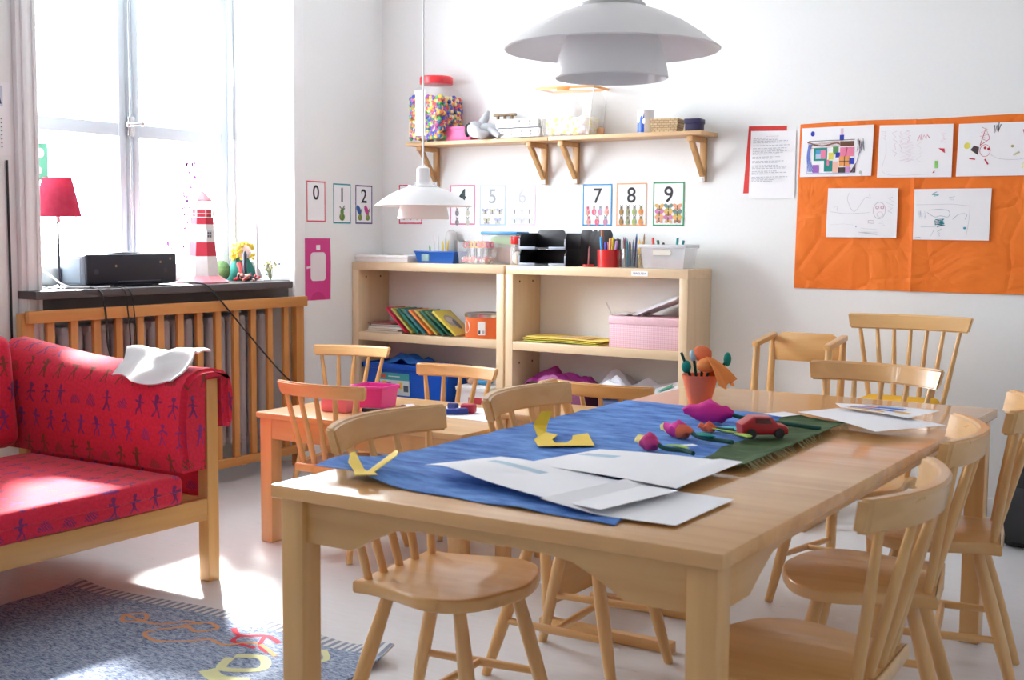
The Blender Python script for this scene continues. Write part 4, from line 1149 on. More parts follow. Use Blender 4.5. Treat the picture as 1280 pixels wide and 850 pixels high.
t = thing('wicker_basket', 'small pale wicker basket with white paper inside', 'basket', (1.885, -.115, ZS), .15)
b = MB(); R_ = lambda a, c: [(-a, -c), (a, -c), (a, c), (-a, c)]
loft(b, [(R_(.062, .055), 0), (R_(.072, .062), .066), (R_(.066, .056), .066), (R_(.058, .05), .008)]); b.make('body', basketmat(), t)
b = MB(); b.sphere((-.01, 0, .055), (.04, .035, .024), 0, 10, 8); b.make('paper_lining', PAPER, t)
t = thing('gift_box', 'small dark blue box with a lid at the end of the pine shelf', 'box', (2.035, -.125, ZS), .12)
b = MB(); b.box(-.037, .037, -.037, .037, 0, .05, .002); b.make('body', flat((.025, .018, .07), .5), t)
b = MB(); b.box(-.041, .041, -.041, .041, .0365, .061, .003); b.make('lid', flat((.03, .022, .085), .5), t)

# ------------------------------------------------------------------ things on the bookcases (top at z 1.075)
ZB = 1.0752
t = thing('flat_box', 'flat white lidded box lying on the corner bookcase', 'box', (.20, -.155, ZB))
b = MB(); b.box(-.185, .185, -.105, .105, 0, .032, .006); b.make('body', WHITE, t); b = MB(); b.box(-.19, .19, -.11, .11, .0225, .040, .006); b.box(-.03, .06, -.02, .02, .0395, .043, .001, m=1); b.make('lid', [WHITE, flat((.45, .42, .36), .6)], t)
b = MB(); b.lathe([(0, 0), (.05, 0), (.052, .005), (.054, .06), (.05, .06), (.048, .008)], 24); b.make('bowl', plastic('bowl', (.75, .78, .85), .6), None, (.455, -.045, ZB), 0, 'small pale bowl behind the blue tray', 'bowl')
t = thing('blue_tray', 'blue plastic tray of craft bits on the bookcase', 'tray', (.545, -.165, ZB), .05)
BP = flat((.01, .10, .42), .3)
b = MB(); loft(b, [(R_(.115, .06), 0), (R_(.13, .07), .065), (R_(.126, .066), .065), (R_(.111, .056), .004)]); b.box(-.135, .135, -.074, -.066, .058, .068, .002); b.make('body', BP, t)
b = MB(); b.sphere((0, 0, .03), (.085, .05, .028), 0, 12, 8); b.make('filling', flat((.05, .22, .55), .5), t)
b = MB(); b.box(-.085, -.035, -.0675, -.0655, .012, .055, .0005); b.make('label', flat((.25, .40, .42), .6), t)
def stick(name, label, cat, loc_, tip, r, col, cap=None, group=None, rt_=None):
    """pen or pencil leaning from loc_ towards offset tip"""
    b = MB(); p = Vector((0, 0, 0)); q = Vector(tip)
    if cap: b.tube([p, p.lerp(q, .70)], r, 8); b.tube([p.lerp(q, .695), p.lerp(q, .97), q], [r * 1.12, r * 1.12, r * .8], 8, m=1); mats = [flat(col, .4), flat(cap, .4)]
    else: b.tube([p, p.lerp(q, .86), p.lerp(q, .97), q], [r, r, r * .35, r * .15], 7); mats = [flat(col, .45)]
    return b.make(name, mats, None, loc_, 0, label, cat, group)
GT = 'sticks standing in the blue tray'
for i, (x, col, nm, tx, h) in enumerate(((.43, (.05, .45, .2), 'green', -.03, .11), (.455, (.8, .8, .8), 'white', -.03, .19), (.475, (.82, .82, .8), 'cream white', -.015, .18), (.51, (.85, .6, .05), 'yellow', -.02, .14), (.53, (.85, .55, .05), 'amber', .0, .14))):
    stick('craft_stick', nm + ' stick standing at the back of the blue tray', 'stick', (x + .02, -.125, ZB + .008), (tx, .02, h - .02), .005, col, None, GT)
def cup(name, label, loc_, r, h, mat, cat='cup', th=.003, taper=1.1):
    MB().lathe([(0, 0), (r / taper, 0), (r, h), (r - th, h), (r / taper - th, .004), (0, .004)], 28).make(name, mat, None, loc_, 0, label, cat)
cup('drinking_glass', 'clear drinking glass behind the blue tray of craft bits', (.60, -.045, ZB), .042, .125, glass('tumbler', (.95, .96, .97), .3))
b = MB(); b.tube([(0, 0, 0), (0, 0, .12), (.0, 0, .17), (0, 0, .185)], [.034, .038, .03, .008], 16); b.make('glue_bottle', plastic('glue', (.78, .78, .76), .75), None, (.52 + .005, -.045 + .005, ZB), 0, 'whitish plastic glue bottle behind the blue tray', 'bottle')
t = thing('scissor_box', 'clear acrylic box crammed with coloured scissors', 'box', (.80, -.185, ZB))
b = MB(); loft(b, [(R_(.085, .05), 0), (R_(.098, .056), .118), (R_(.095, .053), .118), (R_(.082, .047), .003)]); b.make('body', plastic('acr', (.85, .87, .9), .12, .08), t)
GS = 'scissors in the clear box'
rt = random.Random(21)
for i, (nm, c) in enumerate((('green', (.05, .40, .12)), ('red', (.70, .04, .06)), ('purple', (.30, .05, .25)), ('yellow', (.85, .55, .08)), ('pink', (.80, .20, .35)), ('orange', (.85, .30, .10)), ('crimson', (.6, .03, .15)))):
    x = .80 - .062 + i * .0205; a = -.5 + .15 * i
    t = thing('scissors', nm + '-handled scissors in the clear acrylic box', 'scissors', (x, -.185 + .026 * (-1) ** i, ZB + .03), 0, GS)
    dx = math.sin(a * .6) * .3
    b = MB(); b.tube([(0, 0, -.02), (dx * .06, 0, .055)], [.002, .005], 6); b.make('blades', STEEL, t)
    b = MB()
    for s in (-1, 1):
        cx = dx * .07 + s * .011; P = [(cx + .010 * math.cos(k * PI / 6), .003 * s, .075 + .015 * math.sin(k * PI / 6)) for k in range(13)]; b.tube(P, .0042, 6)
    b.make('handles', flat(c, .35), t)
beads('craft_scraps', 'pink and white craft scraps at the bottom of the scissor box', (.80, -.185, ZB), bxpack(.072, .04, .012, .034), 90, .009, [(.75, .2, .25), (.82, .8, .8), (.8, .35, .3), (.3, .35, .4)], 8)
t = thing('storage_box', 'clear box with blue lid behind the scissor box', 'box', (.905, -.075, ZB))
b = MB(); loft(b, [(R_(.095, .05), 0), (R_(.112, .06), .165)], cap1=False); b.make('body', plastic('bx2', (.85, .88, .86), .30), t)
b = MB(); b.box(-.118, .118, -.064, .064, .158, .176, .006); b.make('lid', flat((.02, .22, .50), .35), t)
b = MB(); b.box(-.07, .095, -.045, .045, .10, .150, .02); b.make('green_filling', flat((.20, .42, .10), .8), t, label='green contents')
beads('bead_mix', 'pinkish brown beads in the blue-lidded clear box', (.905, -.075, ZB), bxpack(.082, .042, .012, .085), 420, .008, [(.50, .18, .18), (.42, .28, .2), (.6, .4, .35), (.35, .12, .15)], 14)
t = thing('glass_jar', 'small glass jar with red lid next to the black trays', 'jar', (1.062, -.19, ZB))
MB().lathe([(0, 0), (.034, 0), (.038, .006), (.038, .088), (.030, .104), (.030, .115)], 24).make('body', plastic('jar', (.85, .87, .88), .22, .05), t)
MB().lathe([(0, .110), (.034, .110), (.036, .115), (.036, .148), (.030, .152), (0, .152)], 24).make('lid', flat((.70, .03, .03), .3), t)
MB().sphere((0, 0, .038), (.029, .029, .034), 0, 10, 8).make('contents', flat((.74, .70, .60), .7), t)
# black letter trays
LG = flat((.30, .34, .42), .35)
def tray(label, loc_, rz, w_=.135, top=.018):
    t = thing('letter_tray', label, 'letter tray', loc_, rz, 'black letter trays on the bookcase')
    d = .095; h = .084
    b = MB(); b.box(-w_, w_, -d, d, .004, .010, .001)
    for sx in (-1, 1):
        b.prism([(-d, .0), (d, .0), (d, h), (-d + .02, h), (-d, h - .03)], sx * w_ - .003, sx * w_ + .003, .001, plane='yz')
    P = [(-w_, .004), (w_, .004), (w_, h - .002), (.035, h - .002), (.03, h + top * .6), (.018, h + top), (-w_ + .02, h + top), (-w_ + .006, h + top * .6), (-w_, h - .002)]
    b.prism(P, d - .005, d, .001, plane='xz')
    b.make('body', BLACK, t)
    for sx in (-1, 1):
        b = MB(); a, c = sorted((sx * w_, sx * (w_ - .095))); b.box(a, c, -d - .004, -d + .006, .0, .015, .003); b.make('front_lip', LG, t)
        b = MB(); b.box(sx * w_ - .0036, sx * w_ + .0036, -d - .0012, -d + .003, .0, h - .03, .001); b.make('edge', LG, t)
    return t
tray('black letter tray at the bottom, next to the red-lidded jar', (1.252, -.165, ZB), .03, top=-.001)
tray('black letter tray stacked above its twin, next to the red-lidded jar', (1.252, -.165, ZB + .0845), .03)
def bfile(label, loc_, w_, h):
    t = thing('magazine_file', label, 'magazine file', loc_, .02, 'black upright files on the bookcase')
    b = MB()
    P = [(-w_, 0), (w_, 0), (w_, h - .02), (w_ - .012, h), (.018, h), (.012, h - .008), (.004, h - .008), (-.002, h), (-.012, h), (-.018, h - .008), (-.026, h - .008), (-.032, h), (-w_ + .012, h), (-w_, h - .02)]
    b.prism(P, -.004, .004, .001, plane='xz')
    for sx in (-1, 1): b.box(sx * w_ - .003, sx * w_ + .003, -.0, .09, 0, h * .75, .002)
    b.box(-w_, w_, 0, .09, 0, .004); b.make('body', BLACKM, t)
bfile('black plastic file with notched top edge behind the red pencil cup', (1.515, -.150, ZB), .09, .188)
# pencil cups
cup('pencil_cup', 'shiny red plastic cup full of felt pens on the bookcase', (1.620, -.215, ZB), .057, .088, flat((.68, .02, .02), .25, coat=.4), 'pencil cup', .003, 1.03)
GM = 'felt pens in the red cup'
rt = random.Random(2)
for i, (nm, c, cp) in enumerate((('brown', (.35, .12, .05), (.35, .12, .05)), ('sky blue', (.02, .30, .65), (.02, .30, .65)), ('pink', (.80, .25, .35), (.80, .25, .35)), ('dark blue', (.05, .05, .4), (.03, .03, .35)), ('yellow', (.85, .65, .04), (.85, .65, .04)), ('orange', (.8, .3, .05), (.8, .3, .05)), ('black', (.03, .03, .03), (.03, .03, .03)), ('lilac', (.5, .3, .6), (.5, .3, .6)))):
    x = -.043 + .0124 * i; y = -.018 if i % 2 else .022; y *= 1 if abs(x) < .035 else .4
    stick('felt_pen', nm + ' felt pen standing in the red plastic cup', 'pen', (1.620 + x * .75, -.215 + y, ZB + .006), (x * .35, y * .3 + .004, .118 + rt.uniform(0, .03) + (.035 if i == 0 else 0)), .0068, c, cp, GM)
def jar(label, loc_, r, h): MB().lathe([(0, 0), (r, 0), (r, h), (r - .002, h), (r - .002, .004), (0, .004)], 24).make('glass_jar', glass('jarglass', (.93, .95, .97), .3), None, loc_, 0, label, 'jar')
jar('plain glass jar of dark coloured pencils beside the red cup', (1.738, -.215, ZB), .045, .092)
GP = 'pencils in the glass jar'
for i, (nm, c) in enumerate((('navy blue', (.03, .05, .22)), ('dark red', (.25, .03, .04)), ('teal', (.03, .22, .28)), ('dark green', (.03, .12, .05)), ('purple', (.15, .04, .22)), ('grey blue', (.15, .22, .35)), ('black', (.02, .02, .02)), ('brown', (.22, .10, .05)), ('bright blue', (.03, .14, .5)), ('plum', (.2, .03, .12)), ('slate', (.12, .14, .18)))):
    a = i * 2.4; x, y = .024 * math.cos(a), .024 * math.sin(a)
    stick('pencil', nm + ' pencil standing in the plain glass jar', 'pencil', (1.738 + x, -.215 + y, ZB + .006), (x * .55 + rt.uniform(-.006, .006), y * .4, .125 + rt.uniform(0, .04)), .0045, c, None, GP)
jar('slim glass jar with yellow pencils beside the clear storage box', (1.807, -.222, ZB), .021, .07)
for i, (nm, c, h) in enumerate((('yellow', (.85, .55, .05), .14), ('amber', (.75, .38, .05), .13), ('golden tipped brown', (.45, .25, .08), .165))):
    x = -.009 + .009 * i; stick('pencil', nm + ' pencil standing in the slim glass jar', 'pencil', (1.807 + x, -.222 + .005 * (i % 2), ZB + .006), (x * .4, .004, h), .0042, c, None, 'pencils in the slim jar')
cup('snap_ring', 'translucent red ring holder in front of the black file', (1.505, -.215, ZB), .03, .012, flat((.5, .03, .03), .3), 'holder')
bpy.data.objects['snap_ring'].location.z = ZB
stick('thin_pen', 'thin reddish pen standing in the red ring holder', 'pen', (1.505, -.215, ZB + .005), (.0, .006, .10), .004, (.35, .12, .12))
t = thing('storage_box', 'clear lidless storage box with pens poking out at the bookcase end', 'box', (1.935, -.175, ZB), .04)
b = MB(); loft(b, [(R_(.105, .07), 0), (R_(.118, .082), .112), (R_(.115, .079), .112), (R_(.102, .067), .004)]); b.make('body', plastic('bx3', (.80, .82, .85), .38), t)
b = MB()
for (x0, x1, y0, y1) in ((-.124, .124, -.088, -.080), (-.124, .124, .080, .088), (-.124, -.116, -.088, .088), (.116, .124, -.088, .088)): b.box(x0, x1, y0, y1, .100, .118, .002)
b.make('rim', plastic('rim', (.80, .82, .85), .6), t)
b = MB(); b.prism([(-.05, .066), (.04, .066), (.046, .077), (.04, .09), (-.05, .09)], -.0835, -.0825, plane='xz'); b.make('label', flat((.74, .70, .62), .6), t)
for i, (nm, c, x0, y0, x1) in enumerate((('red brown', (.45, .12, .10), -.09, 0, .02), ('grey', (.3, .3, .34), -.04, .02, .03), ('rose', (.6, .25, .25), .01, -.02, .085))):
    b = MB(); b.tube([(0, 0, 0), (x1 - x0, y0 * .4, .0)], .011, 8); b.make('thick_crayon', flat(c, .5), None, (1.935 + x0, -.175 + y0 * .8, ZB + .0165), 0, nm + ' thick crayon lying in the clear storage box', 'crayon', 'crayons in the clear box')
for i, (nm, c, x, dx) in enumerate((('red', (.7, .05, .04), -.085, -.012), ('dark green', (.02, .14, .10), -.05, -.02), ('black', (.02, .03, .04), -.02, -.02), ('teal', (.0, .25, .25), .03, .008), ('sea green', (.0, .18, .2), .05, .02), ('dark teal', (.0, .12, .12), .055, .012))):
    stick('felt_pen', nm + ' felt pen poking out of the clear storage box', 'pen', (1.935 + x, -.165, ZB + .04), (dx, .005, .11 - .012 * (i % 3)), .006, c, c, 'pens in the clear storage box')

# ------------------------------------------------------------------ inside the bookcases
Z2 = .6783
GBK = 'picture books on the corner bookcase shelf'
def book(label, loc_, rot, w_, h, th, cover, page=(.80, .77, .68), art=()):
    """book with spine along local z at x=0; cover faces +-y; lies back when rotated"""
    t = thing('picture_book', label, 'book', loc_, 0, GBK); t.rotation_euler = rot
    b = MB(); b.box(0, w_, -th / 2, -th / 2 + .0016, 0, h, .0005); b.box(0, w_, th / 2 - .0016, th / 2, 0, h, .0005); b.box(-.001, .0012, -th / 2, th / 2, 0, h, .0005)
    mats = [flat(cover, .35)]
    for i, (poly, c) in enumerate(art):
        mats.append(flat(c, .4)); b.add([(p[0] * w_, -th / 2 - .0004 - .0002 * i, p[1] * h) for p in poly], [list(range(len(poly)))], len(mats) - 1)
    b.make('cover', mats, t)
    MB().box(.0012, w_ - .004, -th / 2 + .0016, th / 2 - .0016, .003, h - .003).make('pages', flat(page, .8), t)
    return t
# a flat pile on the left
z = Z2
for i, (c, nm, th, w_, dx, r) in enumerate((((.62, .58, .50), 'cream', .010, .31, .0, .03), ((.45, .36, .28), 'tan', .011, .27, .005, -.05), ((.70, .70, .72), 'white', .013, .28, .025, .04), ((.02, .15, .16), 'dark teal', .012, .26, .03, -.03), ((.35, .05, .07), 'maroon', .006, .20, .02, .02))):
    book(nm + ' picture book lying flat in the low pile inside the bookcase', (.075 + dx, -.252 + .012 * (i % 2), z + th / 2 + .0004), (-PI / 2, 0, r), w_ * .85, .19, th, c); z += th + .0006
# leaning books, seen by their slanting fore edges
for i, (c, nm, th) in enumerate((((.55, .02, .06), 'crimson', .010), ((.45, .42, .10), 'olive yellow', .010), ((.02, .16, .12), 'deep green', .013), ((.05, .20, .22), 'dull teal', .012), ((.80, .24, .05), 'orange', .011), ((.55, .42, .10), 'golden', .010), ((.02, .12, .08), 'bottle green', .012), ((.02, .10, .06), 'forest green', .010))):
    # each book leans to the left; base slides right
    a = math.radians(47 + 0.6 * i)
    x = .375 + .0425 * i
    t = book(nm + ' picture book leaning in the slanting row of the bookcase', (x, -.262, Z2 + .0085), (0, 0, 0), .17, .195, th, c, art=[([(.1, .55), (.9, .5), (.9, .95), (.1, .95)], [(.6, .2, .2), (.1, .2, .1), (.5, .45, .1), (.4, .4, .35)][i % 4])])
    # local x (width) -> +y depth, local z (height) -> leaning up-left, local y (thickness) -> normal
    up_ = Vector((-math.sin(a), 0, math.cos(a))); dep = Vector((0, 1, 0)); nrm = up_.cross(dep)
    t.rotation_mode = 'QUATERNION'
    t.rotation_quaternion = Matrix(((dep.x, nrm.x, up_.x), (dep.y, nrm.y, up_.y), (dep.z, nrm.z, up_.z))).to_quaternion()
t = book('picture book with grey drawing on its dark yellow-edged cover, resting on the leaning row', (.602, -.262, Z2 + .010), (0, 0, 0), .16, .20, .012, (.62, .52, .08), art=[(ell(.45, .55, .3, .25, 16), (.35, .33, .30)), (ell(.4, .6, .18, .12, 14), (.55, .52, .48)), (ell(.6, .4, .12, .2, 12), (.12, .11, .10))])
a = math.radians(52); up_ = Vector((-math.sin(a), 0, math.cos(a))); dep = Vector((0, 1, 0)); nrm = up_.cross(dep)
t.location = (.715, -.262, Z2 + .010); t.rotation_mode = 'QUATERNION'
t.rotation_quaternion = Matrix(((dep.x, nrm.x, up_.x), (dep.y, nrm.y, up_.y), (dep.z, nrm.z, up_.z))).to_quaternion()
t = thing('tin', 'round orange tin with a silver lid inside the corner bookcase', 'tin', (.842, -.145, Z2))
TC = flat((.75, .16, .045), .35); LBL = flat((.78, .76, .74), .5)
b = MB(); b.lathe([(0, 0), (.118, 0), (.121, .005), (.121, .112), (0, .112)], 48)
def wrap(a0, a1, z0, z1, m, r=.1215, n=8):
    vs = []; fs = []
    for i in range(n + 1):
        a = a0 + (a1 - a0) * i / n
        vs += [(r * math.cos(a), r * math.sin(a), z0), (r * math.cos(a), r * math.sin(a), z1)]
        if i: fs.append([2 * i - 2, 2 * i, 2 * i + 1, 2 * i - 1])
    b.add(vs, fs, m)
wrap(-PI / 2 + .15, -PI / 2 + .50, .02, .092, 1); wrap(-PI / 2 + .19, -PI / 2 + .28, .026, .045, 2, .1219); wrap(-PI / 2 + .36, -PI / 2 + .46, .026, .045, 3, .1219)
vs = [(0, 0, 0)]
P = [( -PI / 2 - .62 + .32 * math.cos(k * PI / 10), .062 + .036 * math.sin(k * PI / 10)) for k in range(20)]
b.add([(.1216 * math.cos(p[0]), .1216 * math.sin(p[0]), p[1]) for p in P], [list(range(20))], 1)
b.make('body', [TC, LBL, BLACKM, flat((.4, .4, .42), .5)], t)
MB().lathe([(0, .112), (.121, .112), (.124, .114), (.124, .130), (.119, .133), (.114, .128), (0, .128)], 48).make('lid', STEEL, t)
# yellow folders, pink box
GY = 'yellow folders on the bookcase shelf'
for i, (c, nm, dx, r) in enumerate((((.55, .62, .10), 'lime green', 0, .02), ((.80, .62, .07), 'yellow', -.01, -.01), ((.84, .66, .14), 'pale yellow', .012, .03))):
    b = MB(); b.sheet(lambda u, v: (-.22 + .44 * u, -.11 + .22 * v, .006 * math.sin(u * 3.1) ** 2 + .012 * max(0, .35 - u) * (1 + i * .6) + .002), 16, 6, .004)
    if i == 2: b.prism([(-.06, -.07), (.14, -.08), (.14, .04), (-.04, .05)], .0105, .0112, m=1)
    b.make('paper_folder', [flat(c, .6), flat((.66, .42, .22), .6)], None, (1.37 + dx, -.15, Z2 + .002 + .0085 * i), r, nm + ' paper folder in the low pile on the bookcase shelf', 'folder', GY)
def checkmat():
    m, b = base('pink_check', (.8, .5, .55), .6); t = NT(m); tc = t.new('ShaderNodeTexCoord'); sp = t.new('ShaderNodeSeparateXYZ'); t.l.new(tc.outputs['Object'], sp.inputs[0])
    g = lambda o: t.m('GREATER_THAN', t.m('SINE', t.m('MULTIPLY', o, 620.0)), .3)
    f = t.m('ADD', t.m('MULTIPLY', g(sp.outputs[0]), .5), t.m('MULTIPLY', g(sp.outputs[2]), .5))
    t.l.new(t.mix(f, (.84, .62, .66), (.72, .36, .46)), b.inputs['Base Color']); return m
t = thing('document_box', 'pink checked cardboard box on the bookcase shelf', 'box', (1.845, -.15, Z2))
b = MB(); b.box(-.192, .192, -.11, .11, 0, .150, .002); b.make('body', checkmat(), t)
b = MB(); b.box(-.195, .195, -.113, .113, .118, .156, .003); b.make('lid', flat((.78, .50, .56), .6, var=.1, scale=60), t)
b = MB(); b.box(-.1955, -.1935, -.03, .0, .04, .07); b.make('edge_label', BLACKM, t)
b = MB(); b.prism([(-.12, 0), (.12, .0), (.13, .012), (-.11, .012)], -.10, .10, plane='xz'); b.v = [Matrix.Rotation(-.38, 4, 'Y') @ v for v in b.v]
b.make('white_binder', [flat((.70, .70, .76), .6)], None, (1.895, -.13, Z2 + .156 + .050), 0, 'white binder tilted on the pink checked box', 'binder')
b = MB(); b.sheet(lambda u, v: (-.09 + .18 * u, -.06 + .12 * v, .004 + .02 * abs(noise.noise(Vector((u * 4, v * 4, 2))))), 12, 8, .003); b.tube([(-.08, -.05, .0), (-.12, -.05, .065)], .0035, 6)
b.make('paper_scraps', flat((.62, .58, .56), .7), None, (1.725, -.16, Z2 + .157), 0, 'loose grey paper scraps on the lid of the pink box', 'paper')
# lower compartments (board top z .285)
Z3 = .2852
t = thing('storage_bin', 'large blue plastic storage bin stuffed with blue cloth in the corner bookcase', 'bin', (.365, -.15, Z3))
BB = flat((.005, .09, .55), .35)
b = MB(); loft(b, [(R_(.27, .09), 0), (R_(.293, .105), .20), (R_(.288, .10), .20), (R_(.265, .085), .005)]); b.make('body', BB, t)
b = MB()
for (x0, x1, y0, y1) in ((-.304, .304, -.118, -.102), (-.304, .304, .102, .118), (-.304, -.288, -.118, .118), (.288, .304, -.118, .118)): b.box(x0, x1, y0, y1, .192, .222, .004)
b.make('rim', BB, t)
b = MB(); b.box(-.165, .045, -.001, 0, .0, .125, m=0); b.box(-.165, .045, -.0016, -.0005, .085, .125, m=1); b.box(-.155, -.12, -.0022, -.001, .095, .118, m=2); b.box(-.10, -.02, -.0022, -.001, .103, .108, m=5)
for x, z_, c in ((-.13, .06, 3), (-.10, .05, 4), (-.06, .045, 2), (-.02, .055, 3), (.02, .04, 4)): b.box(x - .016, x + .016, -.0022, -.001, z_ - .018, z_ + .018, m=c)
b.v = [Matrix.Rotation(.075, 4, 'X') @ v for v in b.v]
lb = b.make('label', [flat((.62, .72, .76), .5), flat((.05, .36, .42), .5), flat((.60, .10, .06), .5), flat((.75, .60, .1), .5), flat((.06, .08, .12), .5), flat((.75, .8, .8), .5)], t); lb.location = (-.02, -.0950, .045)
b = MB(); b.sheet(lambda u, v: (-.24 + .46 * u, -.085 + .17 * v, .205 + .05 * math.exp(-((u - .45) / .3) ** 2) * (1 - abs(v - .5)) + .035 * noise.noise(Vector((u * 6, v * 4, 7)))), 30, 14, .006)
b.make('blue_cloth', flat((.03, .17, .62), .7), None, (.365, -.15, Z3 + .006), 0, 'crumpled blue cloth heaped in the blue bin', 'cloth', smooth=70)
t = thing('plastic_tub', 'white plastic tub with a clip lid beside the blue bin', 'tub', (.825, -.17, Z3))
b = MB(); loft(b, [(rsq(.085, .02), 0), (rsq(.10, .02), .11)]); b.box(-.02, .075, -.101, -.097, .02, .075, m=1); b.make('body', [WHITE, flat((.50, .05, .06), .5)], t)
b = MB(); loft(b, [(rsq(.108, .02), .11), (rsq(.110, .02), .128), (rsq(.098, .02), .134)]); b.make('lid', WHITE, t)
t = thing('doll', 'small doll with brown hair lying on the white tub lid', 'doll', (.81, -.18, Z3 + .1345), .3)
b = MB(); b.sphere((-.04, 0, .026), (.026, .026, .025), 0, 14, 10); b.make('head', flat((.66, .40, .28), .6), t)
b = MB(); b.sphere((-.047, .004, .030), (.027, .027, .025), 0, 14, 10); b.make('hair', flat((.12, .05, .03), .8), t)
b = MB(); b.sphere((.035, 0, .018), (.05, .025, .018), 0, 14, 10); b.make('dress', flat((.05, .30, .55), .7), t)
def crumple(name, label, loc_, w_, d, h, seed, mat, extra=(), rz=0, n=18, fold=4.5):
    def fn(u, v):
        q = Vector((u * fold, v * fold, seed))
        e = 1 - (2 * abs(u - .5)) ** 3 * .5 - (2 * abs(v - .5)) ** 3 * .4
        return (-w_ / 2 + w_ * u + .02 * noise.noise(q * 1.3), -d / 2 + d * v + .02 * noise.noise(q * 1.1 + Vector((5, 5, 5))), h * max(.04, (.45 + .55 * noise.noise(q)) * e))
    b = MB(); b.sheet(fn, n, n, .002); return b.make(name, [mat] + list(extra), None, loc_, rz, label, 'paper' if 'paper' in name else 'cloth', smooth=25)
crumple('purple_paper', 'crumpled dark magenta paper in the lower bookcase compartment', (1.32, -.14, Z3 + .155), .36, .20, .13, 3, flat((.26, .01, .17), .5))
b = MB(); b.box(-.17, .17, -.10, .10, 0, .150, .004); b.make('cardboard_tray', flat((.20, .05, .12), .7), None, (1.33, -.14, Z3), 0, 'dark purple flat carton under the magenta paper', 'carton')
b = MB(); b.box(-.20, .20, -.11, .10, 0, .118, .004); b.make('cardboard_tray', flat((.06, .07, .15), .7), None, (1.79, -.145, Z3), 0, 'dark blue flat carton under the crumpled white papers', 'carton')
crumple('white_paper', 'crumpled white paper pushed against the magenta paper', (1.65, -.205, Z3 + .122), .30, .10, .15, 11, flat((.72, .73, .82), .7), rz=-.25, n=14, fold=3)
crumple('white_paper', 'grey white crumpled sheet at the back of the lower compartment', (1.70, -.075, Z3 + .13), .36, .10, .20, 17, flat((.58, .54, .60), .7), rz=.05, n=12, fold=2.6)
b = MB(); b.sheet(lambda u, v: (-.11 + .22 * u, -.05 + .1 * v, .02 + .05 * u + .03 * math.sin(v * 3)), 10, 8, .002);
b.make('white_paper', flat((.60, .58, .64), .7), None, (1.905, -.075, Z3 + .135), -.1, 'bent white card slanting beside the bookcase side panel', 'paper', smooth=30)
b = MB(); b.sheet(lambda u, v: (-.09 + .18 * u, -.06 + .12 * v, .01 + .06 * u + .05 * v), 8, 6, .002)
b.add([(-.03, -.02, .055), (.05, -.01, .085), (.04, .02, .10), (-.02, .01, .07)], [[0, 1, 2, 3]], 1)
b.make('painted_card', [flat((.74, .72, .76), .6), flat((.10, .35, .25), .6)], None, (1.93, -.195, Z3 + .122), -.1, 'white card with green brush strokes in the lower compartment', 'paper', smooth=30)
MB().sphere((0, 0, .02), (.035, .03, .02), 0, 12, 8).make('paper_ball', flat((.80, .16, .05), .6), None, (1.46, -.215, Z3 + .1505), 0, 'small orange paper ball in front of the magenta paper', 'paper')
# ------------------------------------------------------------------ craft table things (top z .72)
ZT = .7204
def clothmat(name, a, c):
    m, b = base(name, a, .75, 0, 0, .2); t = NT(m); tc = t.new('ShaderNodeTexCoord'); mp = t.new('ShaderNodeMapping'); mp.inputs['Scale'].default_value = (7, 20, 7); mp.inputs['Rotation'].default_value = (0, 0, .5)
    t.l.new(tc.outputs['Object'], mp.inputs[0]); n = t.new('ShaderNodeTexNoise'); n.inputs['Scale'].default_value = 1.2; n.inputs['Detail'].default_value = 5; n.inputs['Roughness'].default_value = .65
    t.l.new(mp.outputs[0], n.inputs['Vector']); r = t.new('ShaderNodeValToRGB'); r.color_ramp.elements[0].position = .33; r.color_ramp.elements[1].position = .66
    r.color_ramp.elements[0].color = (*a, 1); r.color_ramp.elements[1].color = (*c, 1); t.l.new(n.outputs['Fac'], r.inputs[0]); t.l.new(r.outputs[0], b.inputs['Base Color'])
    bp = t.new('ShaderNodeBump'); bp.inputs['Strength'].default_value = .8; bp.inputs['Distance'].default_value = .012; t.l.new(n.outputs['Fac'], bp.inputs['Height']); t.l.new(bp.outputs[0], b.inputs['Normal']); return m
BLUEC = clothmat('blue_paint', (.035, .115, .43), (.17, .36, .76)); GREENC = clothmat('green_paint', (.035, .075, .025), (.075, .13, .05))
def bil(c, u, v):
    a, b_, d, e = [Vector((*p, 0)) for p in c]
    return a.lerp(b_, u).lerp(e.lerp(d, u), v)      # a b on v=0, e d on v=1
O = Vector((3.17, -3.0, ZT))
def bluefn(u, v):
    p = bil(((2.822, -3.745), (3.575, -3.795), (3.40, -2.32), (2.815, -2.285)), u, v)
    p.x += .012 * noise.noise(Vector((v * 7, u * 3, 1))) * (1 if u > .9 else .3); p.y += .02 * noise.noise(Vector((u * 9, 2, v))) * (1 if v > .9 else .2)
    z = .0022 + .006 * max(0, noise.noise(Vector((u * 5 + v * 4, v * 17 - u * 5, 4))))
    z += .022 * math.exp(-((u - .13) / .12) ** 2 - (v / .09) ** 2) + .020 * math.exp(-((u - .0) / .06) ** 2 - ((v - .06) / .08) ** 2)
    return (p.x - O.x, p.y - O.y, z)
b = MB(); b.sheet(bluefn, 44, 70, .0018); b.make('blue_cloth', BLUEC, None, O, 0, 'streaky blue painted cloth spread over the craft table', 'cloth', smooth=60)
def greenfn(u, v):
    p = bil(((3.455, -3.22), (3.575, -3.19), (3.555, -2.44), (3.375, -2.325)), u, v)
    p.x += .035 * noise.noise(Vector((v * 5, 3, 1))) * (u < .5)
    z = .0100 + .002 * noise.noise(Vector((u * 5, v * 16, 9))) + .010 * math.exp(-((u - 1) / .22) ** 2) * (1 - v * .3)
    return (p.x - O.x, p.y - O.y, z)
b = MB(); b.sheet(greenfn, 14, 50, .002); rt = random.Random(12)
